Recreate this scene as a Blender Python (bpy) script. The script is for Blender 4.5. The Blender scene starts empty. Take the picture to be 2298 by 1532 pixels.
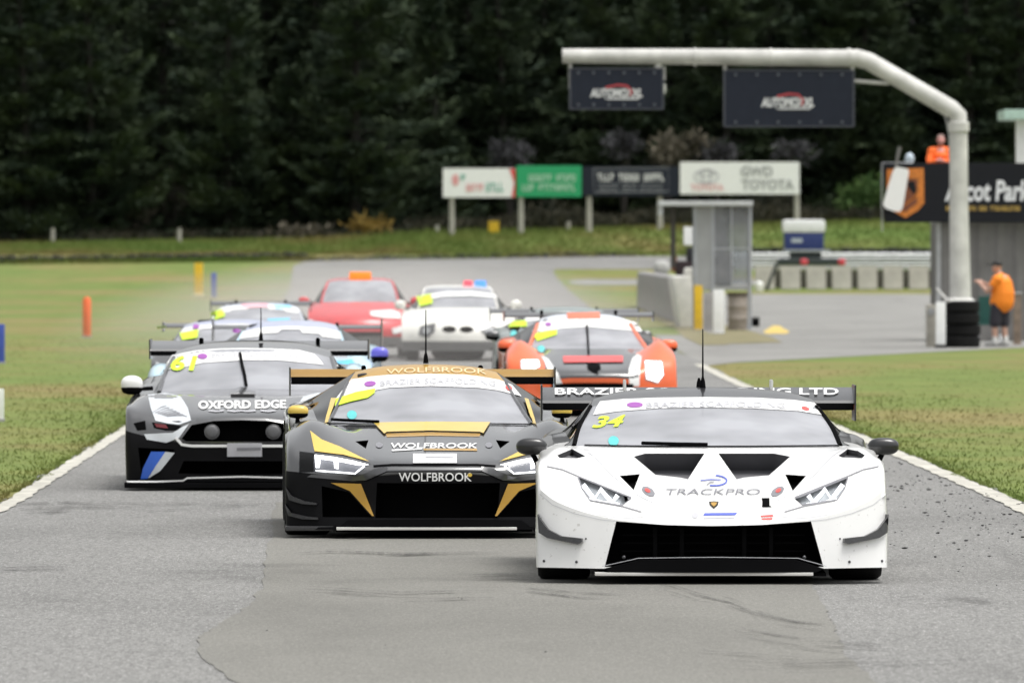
import bpy, bmesh, math, random
import numpy as np
from mathutils import Vector, Matrix, Euler
from mathutils.bvhtree import BVHTree

random.seed(7)
RNG = np.random.default_rng(7)
scene = bpy.context.scene
COL = scene.collection

# ------------------------------------------------------------------ camera
F, CX, HV, CH = 20000.0, 1149.0, 562.0, 1.95      # focal length in photo pixels, centre, horizon row, eye height
TILT = math.atan((766 - HV) / F)
cam_data = bpy.data.cameras.new('camera')
cam = bpy.data.objects.new('camera', cam_data)
COL.objects.link(cam)
cam.location = (0, 0, CH)
cam.rotation_euler = (math.pi / 2 - TILT, 0, 0)
cam_data.sensor_width = 36.0
cam_data.lens = F / 2298 * 36.0
cam_data.clip_start = 0.5
cam_data.clip_end = 6000
cam_data.dof.use_dof = True
cam_data.dof.focus_distance = 56.0
cam_data.dof.aperture_fstop = 7.5
scene.camera = cam

# ------------------------------------------------------------------ sky, sun, exposure
SUN_EL, SUN_AZ = math.radians(70), math.radians(120)      # azimuth clockwise from +Y: high veiled sun, off to the right
world = bpy.data.worlds.new('World')
scene.world = world
world.use_nodes = True
wn, wl = world.node_tree.nodes, world.node_tree.links
wn.clear()
sky = wn.new('ShaderNodeTexSky')
sky.sky_type = 'NISHITA'
sky.sun_disc = False
sky.sun_elevation = SUN_EL
sky.sun_rotation = SUN_AZ
sky.air_density = 1.6
sky.dust_density = 5.0
sky.ozone_density = 1.0
hs = wn.new('ShaderNodeHueSaturation')
hs.inputs['Saturation'].default_value = 0.10
bg = wn.new('ShaderNodeBackground')
bg.inputs['Strength'].default_value = 0.14
wo = wn.new('ShaderNodeOutputWorld')
wl.new(sky.outputs[0], hs.inputs['Color'])
wl.new(hs.outputs[0], bg.inputs['Color'])
wl.new(bg.outputs[0], wo.inputs['Surface'])

sun_data = bpy.data.lights.new('sun', 'SUN')
sun_data.energy = 1.1
sun_data.angle = math.radians(24)
sun_data.color = (1.0, 0.97, 0.92)
sun = bpy.data.objects.new('sun', sun_data)
COL.objects.link(sun)
sd = Vector((math.sin(SUN_AZ) * math.cos(SUN_EL), math.cos(SUN_AZ) * math.cos(SUN_EL), math.sin(SUN_EL)))
sun.rotation_euler = (-sd).to_track_quat('-Z', 'Y').to_euler()

scene.view_settings.view_transform = 'Standard'
scene.view_settings.look = 'None'
scene.view_settings.gamma = 1.0
scene.view_settings.exposure = 0.5
scene.view_settings.use_curve_mapping = False
scene.render.engine = 'CYCLES'
scene.cycles.use_denoising = True
scene.cycles.max_bounces = 6
scene.cycles.volume_bounces = 1
scene.cycles.transparent_max_bounces = 8
scene.cycles.sample_clamp_indirect = 6.0

# ------------------------------------------------------------------ helpers
CAM_M = Euler(cam.rotation_euler).to_matrix()
CAM_P = Vector((0, 0, CH))

def pix_dir(u, v):
    return CAM_M @ Vector(((u - CX) / F, -(v - 766.0) / F, -1.0))

def at(u, v, Y):
    """the point of the place seen at photo pixel (u, v) that lies Y metres away"""
    d = pix_dir(u, v)
    return CAM_P + d * (Y / d.y)

def sc(Y):
    return F / Y

def srgb(r, g, b):
    f = lambda c: (c / 255 / 12.92) if c <= 10 else ((c / 255 + 0.055) / 1.055) ** 2.4
    return (f(r), f(g), f(b))

MATS = {}
def mat(name, col, rough=0.5, metal=0.0, coat=0.0, var=0.08, scale=6.0, bump=0.0, bscale=None, spec=0.5, ior=None, emit=None, cior=1.5, speck=0.0):
    """plain procedural material: base colour broken up by noise"""
    if name in MATS:
        return MATS[name]
    m = bpy.data.materials.new(name)
    m.use_nodes = True
    n, l = m.node_tree.nodes, m.node_tree.links
    b = n['Principled BSDF']
    tc = n.new('ShaderNodeTexCoord')
    nz = n.new('ShaderNodeTexNoise')
    nz.inputs['Scale'].default_value = scale
    nz.inputs['Detail'].default_value = 5
    l.new(tc.outputs['Object'], nz.inputs['Vector'])
    rp = n.new('ShaderNodeValToRGB')
    rp.color_ramp.elements[0].position = 0.3
    rp.color_ramp.elements[1].position = 0.7
    rp.color_ramp.elements[0].color = tuple(max(0, c * (1 - var)) for c in col) + (1,)
    rp.color_ramp.elements[1].color = tuple(min(1, c * (1 + var)) for c in col) + (1,)
    l.new(nz.outputs['Fac'], rp.inputs['Fac'])
    colour = rp.outputs['Color']
    if speck:                                  # flies, stone chips and road film
        n2 = n.new('ShaderNodeTexNoise'); n2.inputs['Scale'].default_value = 38; n2.inputs['Detail'].default_value = 2
        l.new(tc.outputs['Object'], n2.inputs['Vector'])
        r2 = n.new('ShaderNodeValToRGB')
        r2.color_ramp.elements[0].position = 0.67; r2.color_ramp.elements[1].position = 0.74
        r2.color_ramp.elements[0].color = (0, 0, 0, 1); r2.color_ramp.elements[1].color = (speck, speck, speck, 1)
        l.new(n2.outputs['Fac'], r2.inputs['Fac'])
        mx = n.new('ShaderNodeMix'); mx.data_type = 'RGBA'
        mx.inputs['B'].default_value = (0.20, 0.17, 0.13, 1)
        l.new(r2.outputs['Color'], mx.inputs['Factor']); l.new(colour, mx.inputs['A'])
        colour = mx.outputs['Result']
    l.new(colour, b.inputs['Base Color'])
    b.inputs['Roughness'].default_value = rough
    b.inputs['Metallic'].default_value = metal
    b.inputs['Coat Weight'].default_value = coat
    b.inputs['Coat Roughness'].default_value = 0.06
    b.inputs['Coat IOR'].default_value = cior
    b.inputs['Specular IOR Level'].default_value = spec
    if ior:
        b.inputs['IOR'].default_value = ior
    if emit:
        b.inputs['Emission Color'].default_value = tuple(emit[0]) + (1,)
        b.inputs['Emission Strength'].default_value = emit[1]
    if bump:
        bp = n.new('ShaderNodeBump')
        bp.inputs['Strength'].default_value = bump
        bp.inputs['Distance'].default_value = 0.02
        nb = n.new('ShaderNodeTexNoise')
        nb.inputs['Scale'].default_value = bscale or scale * 6
        nb.inputs['Detail'].default_value = 6
        l.new(tc.outputs['Object'], nb.inputs['Vector'])
        l.new(nb.outputs['Fac'], bp.inputs['Height'])
        l.new(bp.outputs['Normal'], b.inputs['Normal'])
    MATS[name] = m
    return m

def glass_mat(name, tint, ior=1.9, rough=0.02, film=0.0):
    if name in MATS:
        return MATS[name]
    m = bpy.data.materials.new(name)
    m.use_nodes = True
    n, l = m.node_tree.nodes, m.node_tree.links
    n.clear()
    o = n.new('ShaderNodeOutputMaterial')
    mx = n.new('ShaderNodeMixShader')
    fr = n.new('ShaderNodeFresnel'); fr.inputs['IOR'].default_value = ior
    tr = n.new('ShaderNodeBsdfTransparent'); tr.inputs['Color'].default_value = tuple(tint) + (1,)
    gl = n.new('ShaderNodeBsdfGlossy'); gl.inputs['Roughness'].default_value = rough
    nz = n.new('ShaderNodeTexNoise'); nz.inputs['Scale'].default_value = 2.5
    tc = n.new('ShaderNodeTexCoord'); l.new(tc.outputs['Object'], nz.inputs['Vector'])
    bp = n.new('ShaderNodeBump'); bp.inputs['Strength'].default_value = 0.04
    l.new(nz.outputs['Fac'], bp.inputs['Height']); l.new(bp.outputs['Normal'], gl.inputs['Normal'])
    l.new(fr.outputs[0], mx.inputs['Fac']); l.new(tr.outputs[0], mx.inputs[1]); l.new(gl.outputs[0], mx.inputs[2])
    out = mx.outputs[0]
    if film:                                   # pale dusty film, also painting in the bright sky reflected by the glass
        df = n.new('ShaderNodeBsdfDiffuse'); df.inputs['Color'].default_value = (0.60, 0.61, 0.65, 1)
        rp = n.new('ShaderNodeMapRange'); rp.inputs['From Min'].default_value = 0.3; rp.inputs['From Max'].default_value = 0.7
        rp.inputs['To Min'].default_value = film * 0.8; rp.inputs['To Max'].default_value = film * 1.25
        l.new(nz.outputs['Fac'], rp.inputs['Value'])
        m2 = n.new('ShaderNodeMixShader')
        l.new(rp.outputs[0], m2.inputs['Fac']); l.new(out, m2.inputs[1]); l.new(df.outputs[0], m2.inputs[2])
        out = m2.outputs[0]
    l.new(out, o.inputs['Surface'])
    MATS[name] = m
    return m

def tag(o, label=None, cat=None, group=None, kind=None):
    if label: o['label'] = label
    if cat: o['category'] = cat
    if group: o['group'] = group
    if kind: o['kind'] = kind
    return o

def empty(name, loc=(0, 0, 0), rz=0.0):
    o = bpy.data.objects.new(name, None)
    COL.objects.link(o)
    o.location = loc
    o.rotation_euler = (0, 0, rz)
    o.empty_display_size = 0.2
    return o

def link(name, me, material, parent=None, smooth=None):
    if material is not None:
        me.materials.clear()
        me.materials.append(material)
    if smooth is not None:
        me.polygons.foreach_set('use_smooth', [True] * len(me.polygons))
        if smooth < 179:
            me.set_sharp_from_angle(angle=math.radians(smooth))
    o = bpy.data.objects.new(name, me)
    COL.objects.link(o)
    if parent is not None:
        o.parent = parent
    return o

def pydata(name, verts, faces, material, parent=None, smooth=None):
    me = bpy.data.meshes.new(name)
    me.from_pydata([tuple(v) for v in verts], [], faces)
    me.update()
    return link(name, me, material, parent, smooth)

def bm_obj(name, bm, material, parent=None, smooth=None, recalc=True):
    if recalc:
        bmesh.ops.recalc_face_normals(bm, faces=bm.faces)
    me = bpy.data.meshes.new(name)
    bm.to_mesh(me)
    bm.free()
    return link(name, me, material, parent, smooth)

def copy_tree(o, parent=None):
    c = o.copy()
    COL.objects.link(c)
    c.parent = parent
    for ch in list(o.children):
        copy_tree(ch, c)
    return c

def add_box(bm, x0, x1, y0, y1, z0, z1, bevel=0.0, rot=None):
    r = bmesh.ops.create_cube(bm, size=1.0)
    vs = r['verts']
    for v in vs:
        v.co = Vector(((x0 + x1) / 2 + v.co.x * (x1 - x0), (y0 + y1) / 2 + v.co.y * (y1 - y0), (z0 + z1) / 2 + v.co.z * (z1 - z0)))
    if bevel:
        es = list({e for v in vs for e in v.link_edges})
        r2 = bmesh.ops.bevel(bm, geom=es, offset=bevel, segments=2, affect='EDGES', profile=0.7)
        vs = list({v for f in r2['faces'] for v in f.verts} | {v for v in vs if v.is_valid})
    if rot:
        bmesh.ops.rotate(bm, verts=vs, cent=rot[0], matrix=rot[1])
    return vs

def add_tube(bm, pts, radii, seg=10, cap=True):
    """tapered tube through pts"""
    pts = [Vector(p) for p in pts]
    if not hasattr(radii, '__len__'):
        radii = [radii] * len(pts)
    rings = []
    prev = None
    for k, p in enumerate(pts):
        t = (pts[min(k + 1, len(pts) - 1)] - pts[max(k - 1, 0)]).normalized()
        if prev is None:
            a = Vector((0, 0, 1)) if abs(t.z) < 0.9 else Vector((1, 0, 0))
            n1 = t.cross(a).normalized()
        else:
            n1 = (prev - t * prev.dot(t)).normalized()
        prev = n1
        n2 = t.cross(n1)
        rings.append([bm.verts.new(p + (n1 * math.cos(2 * math.pi * i / seg) + n2 * math.sin(2 * math.pi * i / seg)) * radii[k]) for i in range(seg)])
    for a, b in zip(rings, rings[1:]):
        for i in range(seg):
            bm.faces.new((a[i], a[(i + 1) % seg], b[(i + 1) % seg], b[i]))
    if cap:
        bm.faces.new(list(reversed(rings[0])))
        bm.faces.new(rings[-1])
    return rings

def add_lathe(bm, prof, seg=24, axis='z', cen=(0, 0, 0), closed=False):
    """revolve (r, h) profile"""
    cen = Vector(cen)
    rings = []
    for r, h in prof:
        ring = []
        for i in range(seg):
            a = 2 * math.pi * i / seg
            c, s = math.cos(a) * r, math.sin(a) * r
            p = {'z': Vector((c, s, h)), 'x': Vector((h, c, s)), 'y': Vector((s, h, c))}[axis]
            ring.append(bm.verts.new(cen + p))
        rings.append(ring)
    pairs = list(zip(rings, rings[1:])) + ([(rings[-1], rings[0])] if closed else [])
    for a, b in pairs:
        for i in range(seg):
            bm.faces.new((a[i], a[(i + 1) % seg], b[(i + 1) % seg], b[i]))
    if not closed:
        if prof[0][0] > 1e-5: bm.faces.new(list(reversed(rings[0])))
        if prof[-1][0] > 1e-5: bm.faces.new(rings[-1])

def add_ellipsoid(bm, cen, rad, power=1.0, su=20, sv=12, rot=None):
    r = bmesh.ops.create_uvsphere(bm, u_segments=su, v_segments=sv, radius=1.0)
    for v in r['verts']:
        c = v.co
        c = Vector([math.copysign(abs(k) ** power, k) for k in c])
        c = Vector((c.x * rad[0], c.y * rad[1], c.z * rad[2]))
        if rot is not None:
            c = rot @ c
        v.co = c + Vector(cen)
    return r['verts']

TXT = {}
def text_mesh(txt, bold=0.0, shear=0.0):
    """letters as flat triangles, normalised to a unit box"""
    k = (txt, bold, shear)
    if k in TXT:
        return TXT[k]
    cu = bpy.data.curves.new('lettering', 'FONT')
    cu.body = txt
    cu.offset = bold
    cu.shear = shear
    cu.resolution_u = 3
    o = bpy.data.objects.new('lettering', cu)
    COL.objects.link(o)
    dg = bpy.context.evaluated_depsgraph_get()
    me = bpy.data.meshes.new_from_object(o.evaluated_get(dg))
    vs = np.array([v.co[:2] for v in me.vertices])
    fs = [tuple(p.vertices) for p in me.polygons]
    bpy.data.objects.remove(o)
    bpy.data.curves.remove(cu)
    bpy.data.meshes.remove(me)
    lo, hi = vs.min(0), vs.max(0)
    TXT[k] = ((vs - lo) / (hi - lo), fs)
    return TXT[k]

def text_plane(name, txt, box, Y, material, parent, bold=0.0, shear=0.0, base=Vector((0, 0, 0))):
    """flat lettering on a board standing Y metres away; box = u0, v0, u1, v1"""
    vs, fs = text_mesh(txt, bold, shear)
    u0, v0, u1, v1 = box
    pts = [at(u0 + x * (u1 - u0), v1 - y * (v1 - v0), Y) - base for x, y in vs]
    return pydata(name, pts, fs, material, parent)

def word_marks(name, box, Y, material, parent, base, words=(5, 4), rnd=None):
    """a line of print too blurred to read: letter-sized strokes on a board"""
    rr = rnd or random.Random(int(box[0] * 7 + box[1]))
    u0, v0, u1, v1 = box
    n = sum(words) + len(words) - 1
    w = (u1 - u0) / n
    V, Fc = [], []
    u = u0
    for q, k in enumerate(words):
        for i in range(k):
            h = (v1 - v0)
            segs = rr.choice((((0, 0, .3, 1), (.3, .0, .8, .28), (.3, .4, .8, .62)), ((0, 0, .28, 1), (.52, 0, .8, 1), (.28, .38, .52, .62)), ((0, 0, .8, .26), (.26, .26, .54, 1)), ((0, 0, .28, 1), (.28, .76, .8, 1), (.52, 0, .8, .76)), ((0, .0, .3, 1), (.3, .74, .8, 1))))
            for a, b, c, d in segs:
                m = len(V)
                for x, y in ((a, b), (c, b), (c, d), (a, d)):
                    V.append(at(u + x * w, v0 + y * h, Y) - base)
                Fc.append((m, m + 1, m + 2, m + 3))
            u += w
        u += w
    return tag(pydata(name, V, Fc, material, parent), kind='stuff')

def cut_poly(poly, step):
    """2-D polygon cut by a grid so that it can follow a curved surface"""
    bm = bmesh.new()
    vs = [bm.verts.new((p[0], p[1], 0)) for p in poly]
    bm.faces.new(vs)
    us = [p[0] for p in poly]; ws = [p[1] for p in poly]
    for lo, hi, no in ((min(us), max(us), (1, 0, 0)), (min(ws), max(ws), (0, 1, 0))):
        k = lo + step
        while k < hi - step * 0.2:
            bmesh.ops.bisect_plane(bm, geom=bm.verts[:] + bm.edges[:] + bm.faces[:], plane_co=(k * no[0], k * no[1], 0), plane_no=no)
            k += step
    bmesh.ops.triangulate(bm, faces=[f for f in bm.faces if len(f.verts) > 4])
    bm.verts.index_update()
    out = [(v.co.x, v.co.y) for v in bm.verts], [tuple(v.index for v in f.verts) for f in bm.faces]
    bm.free()
    return out

def ellipse(cu, cv, ru, rv, n=18, a0=0, rot=0.0):
    cr, sr = math.cos(rot), math.sin(rot)
    res = []
    for k in range(n):
        a = a0 + 2 * math.pi * k / n
        x, y = ru * math.cos(a), rv * math.sin(a)
        res.append((cu + x * cr - y * sr, cv + x * sr + y * cr))
    return res

def strip(pts, w):
    """polyline of pixels -> thin polygon"""
    L, R = [], []
    for k, p in enumerate(pts):
        a = pts[max(k - 1, 0)]; b = pts[min(k + 1, len(pts) - 1)]
        dx, dy = b[0] - a[0], b[1] - a[1]
        d = math.hypot(dx, dy)
        nx, ny = -dy / d * w / 2, dx / d * w / 2
        L.append((p[0] + nx, p[1] + ny)); R.append((p[0] - nx, p[1] - ny))
    return L + R[::-1]

def inside(p, poly):
    x, y = p
    c = False
    j = len(poly) - 1
    for i in range(len(poly)):
        if (poly[i][1] > y) != (poly[j][1] > y) and x < (poly[j][0] - poly[i][0]) * (y - poly[i][1]) / (poly[j][1] - poly[i][1]) + poly[i][0]:
            c = not c
        j = i
    return c
# ------------------------------------------------------------------ terrain
_ZY = np.array([0, 270, 300, 330, 364, 404, 444, 447])
_ZZ = np.array([0, 0, 0.03, 0.12, 0.35, 0.92, 1.66, 1.70])
_BU = np.array([-1500, 0, 700, 1000, 1400, 2000, 3500])
_BV = np.array([553, 550, 541, 528, 514, 497, 492])

def gz(X, Y):
    """ground height"""
    z = np.interp(min(Y, 447), _ZY, _ZZ)
    if Y > 447:
        t = min(1, (Y - 447) / 33.0); t = t * t * (3 - 2 * t)
        u = CX + X * F / 480
        top = CH + (HV - np.interp(u, _BU, _BV)) * 480 / F
        z = z + (top - z) * t
        if Y > 480: z += (Y - 480) * 0.004
    return float(z)

def ground_at(u, v):
    """where the line of sight through (u, v) meets the ground"""
    lo, hi = 15.0, 600.0
    for _ in range(60):
        m = (lo + hi) / 2
        p = at(u, v, m)
        if p.z > gz(p.x, m): lo = m
        else: hi = m
    p = at(u, v, lo)
    return Vector((p.x, p.y, gz(p.x, p.y)))

def noise_ramp(n, l, vec, scale, detail, stops, mapscale=None, rough=0.6):
    src = vec
    if mapscale:
        mp = n.new('ShaderNodeMapping'); mp.inputs['Scale'].default_value = mapscale
        l.new(vec, mp.inputs['Vector']); src = mp.outputs[0]
    nz = n.new('ShaderNodeTexNoise'); nz.inputs['Scale'].default_value = scale; nz.inputs['Detail'].default_value = detail
    nz.inputs['Roughness'].default_value = rough
    l.new(src, nz.inputs['Vector'])
    rp = n.new('ShaderNodeValToRGB')
    e = rp.color_ramp.elements
    while len(e) < len(stops): e.new(0.5)
    for k, (p, c) in enumerate(stops):
        e[k].position = p
        e[k].color = (c, c, c, 1) if not hasattr(c, '__len__') else tuple(c) + (1,)
    l.new(nz.outputs['Fac'], rp.inputs['Fac'])
    return rp.outputs['Color']

def mul(n, l, a, b, fac=1.0):
    m = n.new('ShaderNodeMix'); m.data_type = 'RGBA'; m.blend_type = 'MULTIPLY'
    m.inputs['Factor'].default_value = fac
    l.new(a, m.inputs['A']); l.new(b, m.inputs['B'])
    return m.outputs['Result']

def grass_material(name, blades=False):
    m = bpy.data.materials.new(name); m.use_nodes = True
    n, l = m.node_tree.nodes, m.node_tree.links
    b = n['Principled BSDF']; b.inputs['Roughness'].default_value = 0.85; b.inputs['Specular IOR Level'].default_value = 0.15
    g = n.new('ShaderNodeNewGeometry').outputs['Position']
    c1 = noise_ramp(n, l, g, 1.0, 5, [(0.34, (0.122, 0.182, 0.044)), (0.49, (0.155, 0.190, 0.052)), (0.58, (0.195, 0.182, 0.064)), (0.71, (0.236, 0.190, 0.084))], (0.12, 0.055, 0.2))
    c2 = noise_ramp(n, l, g, 1.0, 4, [(0.3, 0.85), (0.7, 1.15)], (1.1, 0.5, 1.0))
    c3 = noise_ramp(n, l, g, 14.0, 3, [(0.25, 0.88), (0.75, 1.12)])
    col = mul(n, l, c1, c2)
    col = mul(n, l, col, c3, 0.7)
    l.new(col, b.inputs['Base Color'])
    if blades:
        b.inputs['Roughness'].default_value = 0.7
    return m

def asphalt_material(name, tone, coarse, warm=0.0):
    m = bpy.data.materials.new(name); m.use_nodes = True
    n, l = m.node_tree.nodes, m.node_tree.links
    b = n['Principled BSDF']; b.inputs['Roughness'].default_value = 0.86; b.inputs['Specular IOR Level'].default_value = 0.3
    g = n.new('ShaderNodeNewGeometry').outputs['Position']
    t = np.array((1.0 + warm, 1.0 + warm * 0.6, 1.0 - warm)) * tone
    big = noise_ramp(n, l, g, 1.0, 6, [(0.3, tuple(t * 0.80)), (0.50, tuple(t)), (0.72, tuple(t * 1.10))], (0.35, 0.12, 1))
    bands = noise_ramp(n, l, g, 1.0, 4, [(0.26, 0.62), (0.36, 0.92), (0.5, 1.0)], (0.22, 0.16, 1), 0.7)
    rub = noise_ramp(n, l, g, 1.0, 5, [(0.27, 0.70), (0.38, 1.0)], (1.7, 0.06, 1))
    grain = noise_ramp(n, l, g, 55.0, 3, [(0.3, 1 - coarse), (0.7, 1 + coarse * 0.8)], (1.0, 0.16, 1))
    speck = noise_ramp(n, l, g, 130.0, 1, [(0.60, 1.0), (0.68, 1 + coarse * 2.4)], (1.0, 0.12, 1))
    c = mul(n, l, big, bands, 0.75); c = mul(n, l, c, rub, 0.6); c = mul(n, l, c, grain); c = mul(n, l, c, speck)
    l.new(c, b.inputs['Base Color'])
    bp = n.new('ShaderNodeBump'); bp.inputs['Strength'].default_value = 0.35; bp.inputs['Distance'].default_value = 0.01
    nz = n.new('ShaderNodeTexNoise'); nz.inputs['Scale'].default_value = 70; l.new(g, nz.inputs['Vector'])
    l.new(nz.outputs['Fac'], bp.inputs['Height']); l.new(bp.outputs['Normal'], b.inputs['Normal'])
    return m

M_GRASS = grass_material('grass_ground')
M_BLADE = grass_material('grass_blades', True)
M_ASPH = asphalt_material('asphalt_worn', 0.196, 0.34, 0.025)
M_PATCH = asphalt_material('asphalt_patch', 0.178, 0.16, 0.06)
M_PIT = asphalt_material('asphalt_pit', 0.235, 0.15, 0.035)
M_LINE = mat('worn_white_line', (0.47, 0.455, 0.40), 0.8, var=0.3, scale=5, bump=0.3)

xs = [-900, -500, -250, -140, -90] + list(range(-66, 67, 3)) + [90, 140, 250, 500, 900]
ys = [-60, -20] + list(range(0, 280, 10)) + list(range(280, 540, 4)) + [560, 600, 680, 800, 1100, 1600, 2500, 4000]
V = [(x, y, gz(x, y)) for y in ys for x in xs]
nx = len(xs)
Fc = [(j * nx + i, j * nx + i + 1, (j + 1) * nx + i + 1, (j + 1) * nx + i) for j in range(len(ys) - 1) for i in range(nx - 1)]
o = pydata('ground', V, Fc, M_GRASS, smooth=180)
tag(o, 'mown grass ground with dry brown patches on both sides of the track', 'ground', kind='structure')

# track edges (distance, x)
_LY = np.array([-60, 69, 98, 140, 200, 280, 364, 420, 436]); _LX = np.array([-3.75, -3.95, -4.3, -4.9, -6.0, -7.6, -9.1, -10.3, -9.9])
_RY = np.array([-60, 69, 99, 138, 164, 200, 280, 340, 390, 408, 413]); _RX = np.array([4.1, 3.95, 3.65, 3.35, 3.25, 3.1, 2.7, 2.5, 2.0, 1.9, 2.1])
XL = lambda Y: float(np.interp(Y, _LY, _LX))
XR = lambda Y: float(np.interp(Y, _RY, _RX))

def sheet(name, rows, dz, material, label, cat='road', nxs=14):
    """rows: (Y, x0, x1) -> a strip lying dz above the ground"""
    V, Fc = [], []
    for (Y, a, b) in rows:
        for k in range(nxs + 1):
            x = a + (b - a) * k / nxs
            V.append((x, Y, gz(x, Y) + dz))
    for j in range(len(rows) - 1):
        for k in range(nxs):
            a = j * (nxs + 1) + k
            Fc.append((a, a + 1, a + nxs + 2, a + nxs + 1))
    o = pydata(name, V, Fc, material, smooth=180)
    return tag(o, label, cat, kind='structure')

def jit(Y, k=0.05):
    return k * (math.sin(Y * 1.7) + math.sin(Y * 0.61 + 2) + math.sin(Y * 4.3 + 1) * 0.7)

rows = [(Y, XL(Y) + jit(Y, 0.02), XR(Y) + jit(Y + 50, 0.02)) for Y in list(np.arange(-60, 140, 0.8)) + list(np.arange(140, 412, 3))]
rows += [(412.5, XL(412.5), 2.0), (414, XL(414), 60), (420, XL(420), 60), (428, XL(428), 60), (434, -9.6, 60), (437, -8.8, 60), (440, -7.0, 60), (442, -4.6, 60), (443.5, -1.0, 60)]
sheet('race_track', rows, 0.010, M_ASPH, 'worn light grey asphalt race track curving away behind the cars', nxs=24)

# pit lane on the far right: its near edge runs slantwise
def pit_near(x):
    return float(np.interp(x, [3.2, 3.9, 8.05, 10.3, 60], [150, 155, 171, 179, 330]))
V, Fc = [], []
pxs = [3.25, 3.9, 4.6, 5.5, 6.5, 8.05, 9, 10.3, 12, 15, 20, 30, 45, 60]
for x in pxs:
    y0 = pit_near(x); y1 = 206 if x < 4.7 else 348
    y1 = max(y1, y0 + 2)
    for k in range(13):
        Y = y0 + (y1 - y0) * k / 12
        V.append((x, Y, gz(x, Y) + 0.006))
for i in range(len(pxs) - 1):
    for k in range(12):
        a = i * 13 + k
        Fc.append((a, a + 13, a + 14, a + 1))
tag(pydata('pit_lane', V, Fc, M_PIT, smooth=180), 'pale asphalt pit lane leaving the track beside the pit wall', 'road', kind='structure')
sheet('access_path', [(374, 3.0, 13), (378, 2.5, 13), (384, 2.4, 13), (388, 3.2, 13)], 0.012, M_PIT, 'narrow pale strip of asphalt between the two grass islands', 'path', 6)

# smooth resurfaced patch with a ragged left edge
LEFT = [(620, 1130), (612, 1185), (596, 1260), (588, 1320), (560, 1360), (520, 1390), (470, 1418), (440, 1440), (452, 1475), (505, 1520), (600, 1580), (700, 1680)]
RIGHT = [(1790, 1130), (1800, 1185), (1812, 1260), (1825, 1320), (1845, 1360), (1862, 1390), (1875, 1418), (1885, 1440), (1900, 1475), (1950, 1520), (2020, 1580), (2080, 1680)]
dense = []
for k in range(len(LEFT) - 1):
    for s_ in range(8):
        t = s_ / 8
        v = LEFT[k][1] * (1 - t) + LEFT[k + 1][1] * t
        a = LEFT[k][0] * (1 - t) + LEFT[k + 1][0] * t + random.uniform(-7, 7)
        b = RIGHT[k][0] * (1 - t) + RIGHT[k + 1][0] * t + random.uniform(-7, 7)
        ga, gb = ground_at(a, v), ground_at(b, v)
        dense.append((ga.y, ga.x, gb.x))
sheet('resurfaced_patch', dense[::-1], 0.014, M_PATCH, 'smoother warm grey resurfaced strip of asphalt in front of the cars', 'road', 10)

def edge_line(name, fx, side, y0, y1, label, w=0.14):
    V, Fc = [], []
    Ys = np.arange(y0, y1, 0.35)
    for k, Y in enumerate(Ys):
        x = fx(Y) - side * 0.03
        a = x - side * (w + jit(Y * 3 + 5, 0.008)); b = x + side * jit(Y * 2, 0.010)
        V += [(a, Y, gz(a, Y) + 0.018), (b, Y, gz(b, Y) + 0.018)]
        if k: Fc.append((2 * k - 2, 2 * k - 1, 2 * k + 1, 2 * k))
    tag(pydata(name, V, Fc, M_LINE), label, 'marking', kind='structure')
edge_line('edge_line', XL, -1, 20, 260, 'worn white painted line along the left edge of the track')
edge_line('edge_line', XR, 1, 20, 152, 'worn white painted line along the right edge of the track', 0.17)

# tyre marks: thin worn rubber sheets
def mark_material():
    m = bpy.data.materials.new('tyre_rubber_mark'); m.use_nodes = True
    n, l = m.node_tree.nodes, m.node_tree.links
    b = n['Principled BSDF']; b.inputs['Base Color'].default_value = (0.055, 0.053, 0.05, 1); b.inputs['Roughness'].default_value = 0.8
    g = n.new('ShaderNodeNewGeometry').outputs['Position']
    a = noise_ramp(n, l, g, 1.0, 6, [(0.36, 0.0), (0.68, 0.42)], (7.0, 0.5, 1), 0.75)
    l.new(a, b.inputs['Alpha'])
    return m
M_MARK = mark_material()
MARKS = [([(1455, 1306), (1500, 1325), (1560, 1345), (1640, 1362), (1700, 1385), (1790, 1402), (1850, 1408)], 16), ([(1640, 1420), (1740, 1440), (1860, 1455), (1990, 1462)], 20),
         ([(1180, 1330), (1290, 1345), (1400, 1350)], 18), ([(0, 1140), (150, 1136), (300, 1142), (460, 1138), (620, 1134)], 20), ([(60, 1156), (160, 1152)], 8),
         ([(640, 1205), (700, 1212), (860, 1204)], 14), ([(2020, 1350), (2150, 1346), (2260, 1360)], 18), ([(640, 1248), (760, 1244), (900, 1250), (1120, 1245)], 9), ([(1060, 1300), (1200, 1298)], 14),
         ([(680, 1330), (900, 1345), (1180, 1338)], 22), ([(1500, 1480), (1800, 1500), (2200, 1490)], 24), ([(0, 1285), (160, 1280)], 7)]
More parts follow.
